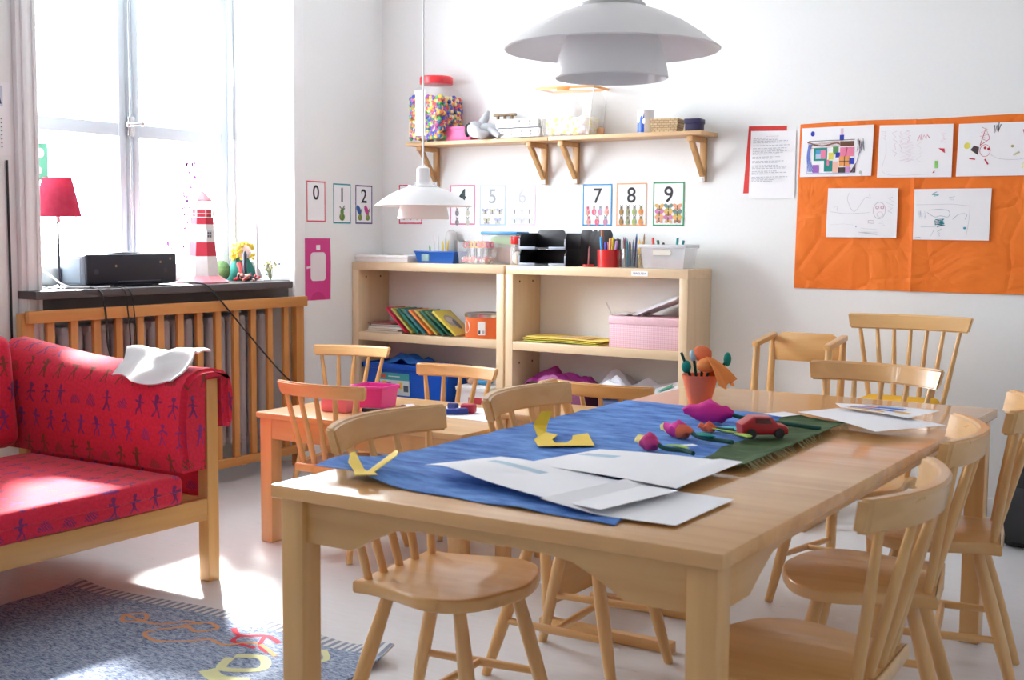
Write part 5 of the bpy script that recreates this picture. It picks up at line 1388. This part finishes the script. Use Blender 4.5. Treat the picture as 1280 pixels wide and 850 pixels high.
for i in range(46):
    v = rt.random(); p = Vector(greenfn(1, v)); q = p + Vector((rt.uniform(.004, .022), rt.uniform(-.012, .012), -.013)); q.z = max(q.z, .002)
    b.tube([p, q], [.0008, .0005], 4, m=1)
b.make('green_cloth', [GREENC, flat((.45, .48, .30), .8)], None, O, 0, 'dark green cloth strip with frayed edge under the red toy car', 'cloth', smooth=60)
for i, (pts, lab) in enumerate(((((3.36, -2.42), (3.40, -2.36), (3.35, -2.32), (3.30, -2.38)), 'torn white scrap beside the green cloth corner'), (((3.385, -2.78), (3.41, -2.74), (3.40, -2.72), (3.37, -2.75)), 'torn white scrap near the flower stems'), (((3.34, -3.03), (3.375, -3.0), (3.36, -2.985), (3.33, -3.01)), 'torn white scrap near the tulip tip'))):
    c = Vector((sum(p[0] for p in pts) / 4, sum(p[1] for p in pts) / 4, ZT)); b = MB(); b.prism([(p[0] - c.x, p[1] - c.y) for p in pts], .0135, .0145); b.make('paper_scrap', PAPER, None, c, .2, lab, 'paper', 'torn paper scraps on the table')
def paper(name, corners, z, label, wave=None, nu=20, nv=14, marks=(), mats=(), cat='paper', group=None):
    c = sum((Vector((*p, 0)) for p in corners), Vector()) / 4
    def fn(u, v, dz=0):
        p = bil(corners, u, v) - c
        return Vector((p.x, p.y, (wave(u, v) if wave else 0) + dz))
    b = MB(); b.sheet(fn, nu, nv, .0008)
    for k, (u0, v0, u1, v1, m) in enumerate(marks):
        vs = []; fs = []
        for i in range(9):
            u = u0 + (u1 - u0) * i / 8
            vs += [fn(u, v0, .0007 + .0001 * k), fn(u, v1, .0007 + .0001 * k)]
            if i: fs.append([2 * i - 2, 2 * i - 1, 2 * i + 1, 2 * i])
        b.add(vs, fs, m)
    return b.make(name, [PAPER] + list(mats), None, (c.x, c.y, ZT + z), 0, label, cat, group, smooth=60)
LBM = flat((.45, .62, .74), .6)
GPA = 'white papers on the craft table'
paper('paper_sheet', ((3.40, -3.765), (3.675, -3.755), (3.675, -3.49), (3.45, -3.48)), .0062, 'flat white sheet lowest of the papers at the table front', lambda u, v: .001 + .017 * max(0, 1 - u * 2.2), group=GPA)
paper('paper_sheet', ((3.17, -3.47), (3.565, -3.52), (3.572, -3.195), (3.225, -3.215)), .021, 'white sheet with a faint blue stripe lying towards the green cloth', lambda u, v: .004 * math.sin(u * 3.1) + .004 * v * (u > .8), marks=[(.05, .62, .30, .74, 1)], mats=[LBM], group=GPA)
paper('paper_sheet', ((3.03, -3.63), (3.53, -3.765), (3.575, -3.53), (3.09, -3.43)), .016, 'large curling white sheet overlapping the blue cloth edge', lambda u, v: .004 + .012 * math.exp(-((u - .12) / .18) ** 2) * (1 - v * .8) + .003 * math.sin(u * 6), marks=[(.10, .60, .42, .72, 1)], mats=[LBM], group=GPA)
CB = [flat((.05, .16, .55), .6), flat((.75, .45, .12), .6), flat((.65, .10, .18), .6), flat((.40, .55, .70), .6), flat((.60, .50, .30), .6)]
paper('paper_sheet', ((3.385, -2.335), (3.675, -2.565), (3.80, -2.35), (3.455, -2.19)), .0132, 'white sheet on the table corner beneath the coloured drawing', lambda u, v: .006 + .004 * math.sin(u * 3), group=GPA)
b = paper('drawing_sheet', ((3.48, -2.25), (3.70, -2.36), (3.735, -2.16), (3.44, -2.175)), .025, 'white sheet with blue and orange drawing at the far table corner', lambda u, v: .006 + .003 * math.sin(u * 3),
      marks=[(.12, .08, .62, .22, 2), (.15, .30, .80, .44, 1), (.25, .50, .50, .66, 3), (.45, .55, .75, .75, 1), (.08, .20, .55, .27, 5), (.30, .80, .70, .90, 4), (.7, .25, .9, .4, 2)], mats=CB, cat='drawing')
def cut(label, pts, z=.0, lift=None):
    c = Vector((sum(p[0] for p in pts) / len(pts), sum(p[1] for p in pts) / len(pts), ZT))
    bm = bmesh.new(); 
    V = [bm.verts.new((p[0] - c.x, p[1] - c.y, z + (lift[i] if lift else 0))) for i, p in enumerate(pts)]
    f = bm.faces.new(V); r = bmesh.ops.extrude_face_region(bm, geom=[f])
    for v in [g for g in r['geom'] if isinstance(g, bmesh.types.BMVert)]: v.co.z += .0015
    bmesh.ops.triangulate(bm, faces=bm.faces)
    b = MB(); b.addbm(bm); return b.make('yellow_cutout', flat((.84, .58, .035), .6), None, c, 0, label, 'paper cutout', 'yellow paper cutouts', smooth=0)
cut('yellow hook-shaped paper cutout in the middle of the blue cloth', [(2.925, -2.985), (2.945, -2.965), (2.945, -2.99), (2.958, -3.014), (3.001, -3.03), (3.028, -3.102), (3.059, -3.139), (3.081, -3.123), (3.069, -3.073), (3.039, -3.019), (3.052, -2.963), (3.155, -3.114), (3.049, -3.202), (2.992, -3.128), (2.973, -3.081), (2.915, -3.01)], .0085, [.048, .048, .014] + [0] * 12 + [.014])
cut('yellow forked paper cutout on the curling corner of the blue cloth', [(2.899, -3.728), (2.843, -3.655), (2.845, -3.641), (2.949, -3.736), (2.971, -3.752), (2.905, -3.575), (2.922, -3.587), (2.947, -3.622), (2.986, -3.748), (3.01, -3.766), (2.975, -3.796), (2.942, -3.762)],   .021, [.012, .016, .016, .004, .004, .016, .018, .016, .004, .004, .004, .006])
# tulips of crepe paper with pipe cleaner stems
DG = flat((.005, .06, .045), .9); LGN = flat((.35, .55, .06), .7); TEALP = flat((.0, .24, .20), .8)
def tulip(label, head, d, L, R, cols, stem, leaf, zz=.016):
    """head pos, direction angle towards the tip, crepe bulb then bent wire stem"""
    t = thing('paper_tulip', label, 'paper flower', (head[0], head[1], ZT), d, 'crepe paper tulips on the table')
    b = MB(); n = len(cols); secs = 9
    b.tube([(L * (i / 8 - .5), .003 * math.sin(i), R + zz - .010 + .004 * math.sin(i * 2)) for i in range(9)], [R * q for q in (.25, .55, .85, 1.0, 1.05, .95, .8, .55, .3)], 9)
    for i in range(len(b.v)):
        v = b.v[i]; a = math.atan2(v.z - R - zz + .010, v.y); b.v[i] = v + Vector((0, math.cos(a), math.sin(a))) * R * .10 * math.sin(a * 4 + v.x * 90)
    b.m = [min(n - 1, int((sum(b.v[k].x for k in f) / len(f) / L + .5) * n)) if n > 1 else 0 for f in b.f]
    b.make('bloom', [flat(c, .8) for c in cols], t, smooth=50)
    b = MB(); b.tube(cr([(-L * .45, 0, R + zz - .010)] + stem, 6), .0055, 8); b.make('stem', DG, t)
    for k, (pts, mat, w_) in enumerate(leaf):
        P = cr(pts, 6); b = MB(); vs = []; fs = []; m_ = len(P)
        b.tube([Vector((p.x, p.y, p.z)) for p in P], [max(.0012, w_ * math.sin(PI * (i + .5) / m_)) for i in range(m_)], 6)
        b.v = [Vector((v.x, v.y, P[0].z + (v.z - P[0].z) * .35)) for v in b.v]
        b.make('leaf', mat, t)
    return t
MG = (.62, .015, .25); YL = (.80, .66, .22); PKK = (.62, .04, .20); OG = (.72, .13, .05)
aim = lambda p, q: math.atan2(q[1] - p[1], q[0] - p[0])
h1, e1 = (3.282, -3.078), (3.445, -3.155)
tulip('yellow and pink paper tulip nearest the white sheets', h1, aim(e1, h1), .085, .019, [PKK, PKK, YL], [(-.07, .004, .020), (-.12, -.008, .022), (-.17, .004, .024)], [([(-.06, -.002, .026), (-.09, -.022, .028), (-.13, -.018, .03)], LGN, .009)])
h2, e2 = (3.262, -2.872), (3.47, -2.955)
tulip('pink and orange paper tulip with curling green leaves, in the middle', h2, aim(e2, h2), .115, .020, [OG, OG, MG, MG, YL], [(-.09, .010, .020), (-.15, .015, .022), (-.205, .012, .024)], [([(-.08, .008, .03), (-.115, .02, .032), (-.15, .014, .03)], TEALP, .014), ([(-.06, -.02, .026), (-.11, -.075, .026), (-.165, -.055, .028), (-.19, -.05, .028)], DG, .006), ([(-.14, -.06, .03), (-.18, -.062, .03), (-.20, -.045, .032)], LGN, .012)])
h3, e3 = (3.222, -2.590), (3.50, -2.59)
tulip('large magenta paper tulip with a long dark stem', h3, aim(e3, h3), .145, .029, [MG], [(-.10, .0, .028), (-.20, .006, .024), (-.32, .012, .020)], [([(-.03, -.05, .018), (.04, -.08, .014), (.10, -.075, .016)], DG, .014)])
h4, e4 = (3.29, -2.745), (3.40, -2.765)
tulip('small orange paper bud with turquoise leaf beside the magenta tulip', h4, aim(e4, h4), .06, .012, [OG], [(-.04, .003, .018), (-.08, .0, .020)], [([(-.03, .0, .02), (-.07, -.012, .024), (-.11, .0, .022)], flat((.10, .50, .58), .7), .015), ([(-.02, .012, .02), (-.08, .03, .022), (-.14, .03, .022)], LGN, .006)])
# toy car
t = thing('toy_car', 'small red toy car with black wheels on the green cloth', 'toy car', (3.455, -2.79, ZT + .016), D(40))
prof = [(-.058, .008), (.060, .008), (.062, .022), (.056, .030), (.034, .034), (.018, .052), (-.030, .054), (-.050, .040), (-.060, .034)]
b = MB(); b.prism(prof, -.028, .028, .006, plane='xz', seg=3); b.make('body', flat((.42, .008, .014), .35), t)
b = MB(); b.prism([(-.026, .038), (.018, .036), (.010, .049), (-.026, .050)], -.0288, .0288, plane='xz'); b.make('windows', flat((.10, .01, .012), .15), t)
for x in (-.036, .036):
    for y in (-.026, .026):
        b = MB(); b.tube([(x, y - .007, .0125), (x, y + .007, .0125)], .0125, 16); b.make('wheel', BLACKM, t)
# orange paper cup with flowers
PC = Vector((3.040, -2.245, ZT))
cup('paper_cup', 'orange cup with paper flowers and pens on the craft table', PC, .056, .095, flat((.93, .20, .085), .45), 'cup', .002, 1.75)
def wire(label, tip, col, headfn=None, r=.0045):
    t = thing('paper_flower', label, 'paper flower', (PC.x, PC.y, PC.z + .006), 0, 'paper flowers in the orange cup')
    k = Vector((tip[0], tip[1], 0)).normalized() * -.012 if (tip[0] or tip[1]) else Vector()
    b = MB(); b.tube([k, Vector(tip) * .5 + Vector((0, 0, .004)), Vector(tip)], r, 7); b.make('stem', DG, t)
    if headfn: headfn(t, Vector(tip))
def blob(col, r, nm='bloom'):
    def f(t, p):
        b = MB(); b.sphere((0, 0, 0), r, 0, 14, 10)
        b.v = [p + v * (1 + .22 * noise.noise(v * 45)) for v in b.v]; b.make(nm, flat(col, .8), t, smooth=60)
    return f
wire('dark green wire with a teal tip in the orange cup', (-.055, -.02, .155), DG, lambda t, p: (MB().sphere(p * .72, (.016, .013, .02), 0, 10, 8).make('leaf', TEALP, t)))
wire('dark wire with a pale blue paper tip in the orange cup', (-.028, .01, .145), DG, blob((.45, .62, .68), (.013, .013, .018)))
wire('teal tipped dark wire leaning out of the orange cup', (.075, .045, .145), DG, lambda t, p: (MB().sphere(p * .94, (.012, .012, .022), 0, 10, 8).make('leaf', TEALP, t)))
wire('rolled orange paper rose rising from the orange cup', (.0, .02, .150), DG, blob((.78, .17, .06), (.030, .026, .026)))
def bigp(t, p):
    b = MB()
    def fn(u, v): 
        a = -.75 + 2.5 * u; r = .006 + .088 * v * (1 + .12 * math.sin(u * 23))
        return (p.x - .012 + r * math.cos(a), p.y - .012 + r * math.sin(a) * .8, p.z + .034 - .075 * v ** 1.6 - .014 * math.sin(u * 14) * v)
    b.sheet(fn, 24, 10, .0015); b.sphere((p.x - .008, p.y - .006, p.z + .008), (.030, .026, .022), 0, 14, 10); b.make('petals', flat((.82, .25, .05), .75), t, smooth=60)
wire('wide orange crepe flower drooping over the cup rim', (.035, -.01, .112), DG, bigp)

# ------------------------------------------------------------------ play table things (top z .526)
ZP = .5264
b = MB(); b.prism([(-.20, -.12), (.20, -.15), (.20, .13), (-.18, .15)], 0, .0012); b.make('paper_sheet', PAPER, None, (1.80, -1.70, ZP), -.02, 'white sheet on the play table beneath the clay lumps', 'paper', smooth=0)
def tub(label, loc_, w_, d, h, mat):
    t = thing('play_tub', label, 'tub', loc_, .1, 'pink tubs on the play table')
    b = MB(); loft(b, [(R_(w_ * .88, d * .88), 0), (R_(w_, d), h), (R_(w_ - .003, d - .003), h), (R_(w_ * .88 - .003, d * .88 - .003), .004)]); b.make('body', mat, t)
    b = MB()
    for (x0, x1, y0, y1) in ((-w_ - .006, w_ + .006, -d - .006, -d + .002), (-w_ - .006, w_ + .006, d - .002, d + .006), (-w_ - .006, -w_ + .002, -d - .006, d + .006), (w_ - .002, w_ + .006, -d - .006, d + .006)): b.box(x0, x1, y0, y1, h - .014, h + .003, .002)
    b.make('rim', mat, t)
tub('hot pink translucent plastic tub with a wide rim on the play table', (1.375, -1.765, ZP), .075, .062, .088, plastic('hotpink', (.85, .08, .42), .88))
b = MB(); b.box(-.062, .062, -.05, .05, 0, .088, .006); b.make('carton', flat((.78, .20, .28), .55), None, (1.345, -1.945, ZP), .1, 'salmon pink carton behind the chair back on the play table', 'carton')
for i, (x, y, c, nm, s) in enumerate(((1.685, -1.645, (.01, .02, .16), 'dark navy', (.022, .012, .012)), (1.80, -1.70, (.45, .03, .06), 'red topped', (.030, .02, .018)), (1.77, -1.775, (.01, .04, .28), 'long blue', (.036, .013, .011)), (1.80, -1.745, (.015, .03, .22), 'square blue', (.022, .018, .012)), (1.655, -1.835, (.55, .42, .02), 'yellow', (.014, .012, .011)), (1.625, -1.80, (.02, .02, .10), 'black blue', (.012, .012, .014)), (1.63, -1.85, (.5, .1, .05), 'rust red', (.008, .008, .008)))):
    b = MB(); b.box(-s[0], s[0], -s[1], s[1], 0, 2 * s[2], min(s) * .45, seg=3); b.make('modelling_clay', flat(c, .5), None, (x, y, ZP + .0016), .3 * i, nm + ' lump of clay on the play table', 'clay', 'clay lumps on the play table')
b = MB(); b.sheet(lambda u, v: (-.05 + .1 * u, -.02 + .04 * v, .004 + .018 * math.sin(PI * u)), 10, 4, .001); b.make('paper_strip', flat((.80, .72, .78), .6), None, (1.545, -1.76, ZP), -.4, 'curled pale paper strip next to the pink tub', 'paper')
b = MB(); b.box(-.045, .045, -.012, .012, 0, .016, .004); b.make('dark_marker_case', BLACKM, None, (1.475, -1.90, ZP), .2, 'short dark stick in front of the pink tub', 'stick')

# ------------------------------------------------------------------ windowsill things (top z .985)
ZW = .9853
t = thing('table_lamp', 'table lamp with red conical shade and slim dark stem on the windowsill', 'lamp', (-.05, -2.205, ZW))
MB().lathe([(0, 0), (.052, 0), (.054, .005), (.03, .010), (.01, .016), (0, .016)], 24).make('base', STEEL, t)
MB().tube([(0, 0, .012), (0, 0, .30)], .0055, 10).make('stem', flat((.05, .05, .07), .3, .6), t)
MB().lathe([(0, .29), (.011, .29), (.011, .335), (0, .335)], 12).make('socket', WHITE, t)
m_ = bpy.data.materials.new('red_shade'); m_.use_nodes = True; q = NT(m_); m_.node_tree.nodes.clear()
out = q.new('ShaderNodeOutputMaterial'); df = q.new('ShaderNodeBsdfDiffuse'); tl = q.new('ShaderNodeBsdfTranslucent'); mx = q.new('ShaderNodeMixShader'); mx.inputs[0].default_value = .4
nz = q.new('ShaderNodeTexNoise'); nz.inputs['Scale'].default_value = 40; tc = q.new('ShaderNodeTexCoord'); q.l.new(tc.outputs['Object'], nz.inputs['Vector'])
cc = q.mix(nz.outputs['Fac'], (.52, .06, .12), (.64, .11, .19)); q.l.new(cc, df.inputs[0]); q.l.new(cc, tl.inputs[0])
q.l.new(df.outputs[0], mx.inputs[1]); q.l.new(tl.outputs[0], mx.inputs[2]); q.l.new(mx.outputs[0], out.inputs[0])
MB().lathe([(.101, .315), (.062, .485), (.060, .485), (.099, .315)], 40, closed=True).make('shade', m_, t)
t = thing('printer', 'black desktop printer standing in the middle of the windowsill', 'printer', (-.098, -1.845, ZW), 0)
b = MB(); b.box(-.09, .085, -.262, .262, .004, .146, .016, seg=3); b.make('body', [flat((.25, .29, .36), .4)], t)
b = MB(); b.box(.075, .098, -.250, .272, .010, .150, .010, seg=3)
b.box(.0975, .0990, -.08, .17, .022, .026, m=1)
for y, z_ in ((-.14, .095), (.17, .11), (.23, .125)): b.tube([(.0975, y + .05 * (y < 0), z_), (.0992, y + .05 * (y < 0), z_)], .006, 10, m=2)
for y in (-.20, .20): b.tube([(.0975, y, .07), (.0988, y, .07)], .013, 14, m=3)
b.make('front_panel', [flat((.014, .017, .030), .3), flat((.10, .10, .13), .3), flat((.30, .20, .10), .4), flat((.04, .04, .06), .4)], t)
b = MB()
for y0, y1 in ((-.06, .07), (.085, .185), (.195, .235)): b.box(-.06, .06, y0, y1, .145, .156, .002)
b.make('top_flap', BLACK, t)
b = MB(); b.box(-.05, .07, -.266, -.2615, .02, .13, .002); b.make('side_panel', flat((.34, .42, .50), .4), t)
t = thing('speaker', 'small grey rounded loudspeaker behind the lamp stem', 'speaker', (-.20, -2.13, ZW), .5)
b = MB(); b.box(-.04, .04, -.05, .05, 0, .095, .025, seg=4); b.make('body', flat((.36, .40, .42), .5), t); b = MB(); b.lathe([(0, 0), (.03, 0), (.032, .003), (0, .004)], 20, M=Matrix.Translation((.039, 0, .05)) @ Matrix.Rotation(PI / 2, 4, 'Y')); b.make('grille', flat((.12, .14, .18), .6), t)
def cable(label, pts, r=.0042, mat=CORD, name='cable'):
    b = MB(); P = [Vector(p) for p in pts]; o = P[0]
    b.tube(cr([p - o for p in P], 8), r, 8); b.make(name, mat, None, o, 0, label, 'cable')
cable('black power cable running diagonally down from the printer over the guard', [(.01, -1.54, ZW + .006), (.09, -1.52, ZW + .007), (.135, -1.50, .975), (.152, -1.44, .91), (.152, -1.22, .70), (.155, -1.00, .50), (.16, -.84, .40), (.16, -.76, .36)])
cable('black cable hanging down from the sill near the lamp foot', [(.01, -2.125, ZW + .006), (.07, -2.13, ZW + .006), (.135, -2.13, .97), (.150, -2.12, .88), (.147, -2.11, .75), (.15, -2.08, .60), (.155, -2.10, .45)], .0048)
cable('thin black cable hanging beside the thicker one below the printer', [(.02, -1.99, ZW + .005), (.08, -2.0, ZW + .006), (.134, -2.0, .972), (.150, -2.0, .90), (.148, -1.985, .75), (.148, -1.99, .55)], .0032)
cable('second thin black cable next to the printer cable on the guard', [(.03, -1.95, ZW + .004), (.08, -1.965, ZW + .005), (.133, -1.97, .972), (.150, -1.965, .90), (.148, -1.95, .72), (.148, -1.96, .52)], .0030)
cable('white cable looped around the lamp foot', [(-.13, -2.27, ZW + .10), (-.04, -2.26, ZW + .06), (.02, -2.22, ZW + .012), (.06, -2.13, ZW + .006), (.085, -2.06, ZW + .006), (.07, -2.03, ZW + .006)], .0045, WHITE)
# lighthouse
t = thing('lighthouse', 'red and white striped model lighthouse on the windowsill', 'lighthouse', (-.045, -1.365, ZW), .35); t.scale = (1, 1, .92)
LR = flat((.55, .03, .06), .5, var=.1); LW = flat((.80, .79, .77), .55, var=.06); LP = flat((.70, .22, .26), .5)
MB().lathe([(0, 0), (.135, 0), (.135, .008), (.112, .020), (.085, .040), (0, .040)], 8).make('base_skirt', LP, t, smooth=20)
def band(z0, z1, r0, r1, nm, mat): MB().lathe([(0, z0), (r0, z0), (r1, z1), (0, z1)], 8).make(nm, mat, t, smooth=20)
band(.040, .145, .083, .073, 'tower_base', LW); band(.145, .220, .073, .066, 'red_band', LR)
b = MB(); b.lathe([(0, .220), (.066, .220), (.060, .315), (0, .315)], 8)
for a in (-.55,):
    M_ = Matrix.Rotation(a, 4, 'Z') @ Matrix.Translation((.0605, 0, .262))
    b.box(0, .004, -.014, .014, -.022, .022, m=1, M=M_)
    for y, z_ in ((-.006, -.010), (.006, -.010), (-.006, .006), (.006, .006)): b.box(.0035, .0048, y - .0045, y + .0045, z_ - .006, z_ + .006, m=2, M=M_)
b.make('white_band', [LW, flat((.62, .64, .66), .5), flat((.12, .16, .22), .4)], t, smooth=20)
band(.315, .350, .060, .058, 'red_band', LR)
b = MB(); b.lathe([(.0, .350), (.060, .350), (.060, .355), (.0, .355)], 8)
for k in range(8):
    a = k * PI / 4; b.tube([(.059 * math.cos(a), .059 * math.sin(a), .352), (.059 * math.cos(a), .059 * math.sin(a), .395)], .0022, 6)
for z_ in (.372, .394): b.tube([(.059 * math.cos(k * PI / 4), .059 * math.sin(k * PI / 4), z_) for k in range(9)], .002, 6)
b.make('gallery_rail', LW, t, smooth=20); band(.355, .395, .050, .049, 'gallery_wall', LR)
band(.395, .445, .036, .036, 'lantern_room', glass('lantern', (.92, .93, .95), .3)); b = MB(); b.lathe([(0, .440), (.052, .440), (.052, .446), (.012, .488), (.003, .497), (0, .497)], 8); b.make('roof', LP, t, smooth=20)
# toys by the window corner
t = thing('doll', 'yellow-haired doll in a dark green hooded dress on the windowsill', 'doll', (-.135, -1.01, ZW), .2)
MB().lathe([(0, 0), (.075, 0), (.08, .02), (.055, .09), (.03, .125), (0, .13)], 20).make('dress', flat((.005, .13, .10), .9), t)
b = MB(); b.sphere((.01, 0, .150), (.042, .042, .042), 0, 16, 12); b.sphere((.054, 0, .148), .007); b.make('head', flat((.82, .62, .56), .7), t)
b = MB(); r = random.Random(4)
for s in (-1, 1):
    for i in range(26):
        p = Vector((r.uniform(-.02, .03), s * (.055 + r.uniform(-.022, .028)), .150 + r.uniform(-.04, .035))); b.sphere(p, r.uniform(.008, .014), 0, 6, 5)
for i in range(18): b.sphere((r.uniform(-.02, .03), r.uniform(-.04, .04), .188 + r.uniform(-.006, .008)), .011, 0, 6, 5)
b.make('hair', flat((.80, .62, .10), .9), t)
for s in (-1, 1):
    b = MB(); b.tube([(.02, s * .05, .09), (.05, s * .075, .05), (.06, s * .085, .012)], [.016, .014, .012], 8); b.make('arm', flat((.60, .58, .55) if s > 0 else (.35, .05, .05), .9), t)
MB().sphere((0, 0, .055), (.052, .052, .055), 0, 14, 10).make('pompon_plant', flat((.10, .22, .08), .95, var=.5, scale=90), None, (-.13, -1.165, ZW), 0, 'round green pompon ball between the lighthouse and the doll', 'pompon')
b = MB(); r = random.Random(8)
for i in range(40):
    b.sphere((r.uniform(-.05, .05), r.uniform(-.05, .05), .008 + r.uniform(0, .030)), .0085, i % 4, 6, 5)
b.make('bead_string', [flat(c, .4) for c in ((.04, .03, .03), (.5, .04, .05), (.06, .05, .08), (.7, .35, .25))], None, (-.0, -1.10, ZW), 0, 'tangle of dark and red beads in front of the pompon', 'beads', kind='stuff')
t = thing('candle_holder', 'slim clear upright rod on a round foot near the sill end', 'rod', (.02, -1.055, ZW))
MB().lathe([(0, 0), (.035, 0), (.035, .005), (0, .007)], 20).make('foot', WHITE, t); MB().tube([(0, 0, .005), (0, 0, .30)], .0065, 10).make('rod', flat((.66, .68, .72), .2), t)
b = MB(); b.tube([(0, 0, 0), (0, 0, .14), (0, 0, .155)], [.010, .011, .006], 10); b.make('black_marker', flat((.015, .02, .04), .5), None, (-.035, -1.055 - .03, ZW), 0, 'upright black marker beside the clear rod', 'marker')
t = thing('dried_flowers', 'small bunch of dried yellowish flowers at the sill end', 'flowers', (-.07, -.862, ZW))
b = MB(); r = random.Random(6); tips = []
for i in range(26):
    a = r.uniform(0, 2 * PI); q = r.uniform(.01, .06); tip = Vector((q * math.cos(a), q * math.sin(a) * .9, r.uniform(.03, .10))); tips.append(tip); b.tube([(0, 0, 0), tip * .6 + Vector((0, 0, .01)), tip], .0012, 5)
b.make('stems', flat((.30, .32, .16), .8), t)
b = MB()
for i, p in enumerate(tips): b.sphere(p, .0065, i % 3, 6, 5)
b.make('blossoms', [flat((.62, .55, .25), .8), flat((.45, .45, .25), .8), flat((.30, .38, .50), .8)], t)

# ------------------------------------------------------------------ bag by the wall
t = thing('black_bag', 'black bag with an orange-red tag on the floor by the back wall', 'bag', (3.83, -.42, 0), -.05)
b = MB(); b.box(-.24, .24, -.14, .14, 0, .40, .05, seg=4); b.make('body', flat((.012, .012, .014), .7), t)
b = MB(); b.box(-.225, .225, -.152, -.138, .03, .25, .012); b.make('front_pocket', flat((.014, .014, .017), .65), t)
b = MB(); b.box(-.13, -.055, -.1545, -.1515, .155, .225, .001); b.box(-.118, -.067, -.1558, -.1535, .178, .202, m=1)
b.box(-.118, -.067, -.1558, -.1535, .165, .17, m=1); b.make('tag', [flat((.60, .09, .05), .5), BLACKM], t)
b = MB(); b.tube([(-.14, -.145, .255), (.16, -.145, .255)], .003, 6); b.make('zipper', flat((.25, .25, .27), .4), t)
b = MB(); b.tube(cr([(-.09, 0, .395), (-.07, 0, .44), (.07, 0, .44), (.09, 0, .395)], 8), .012, 8); b.make('handle', BLACKM, t)
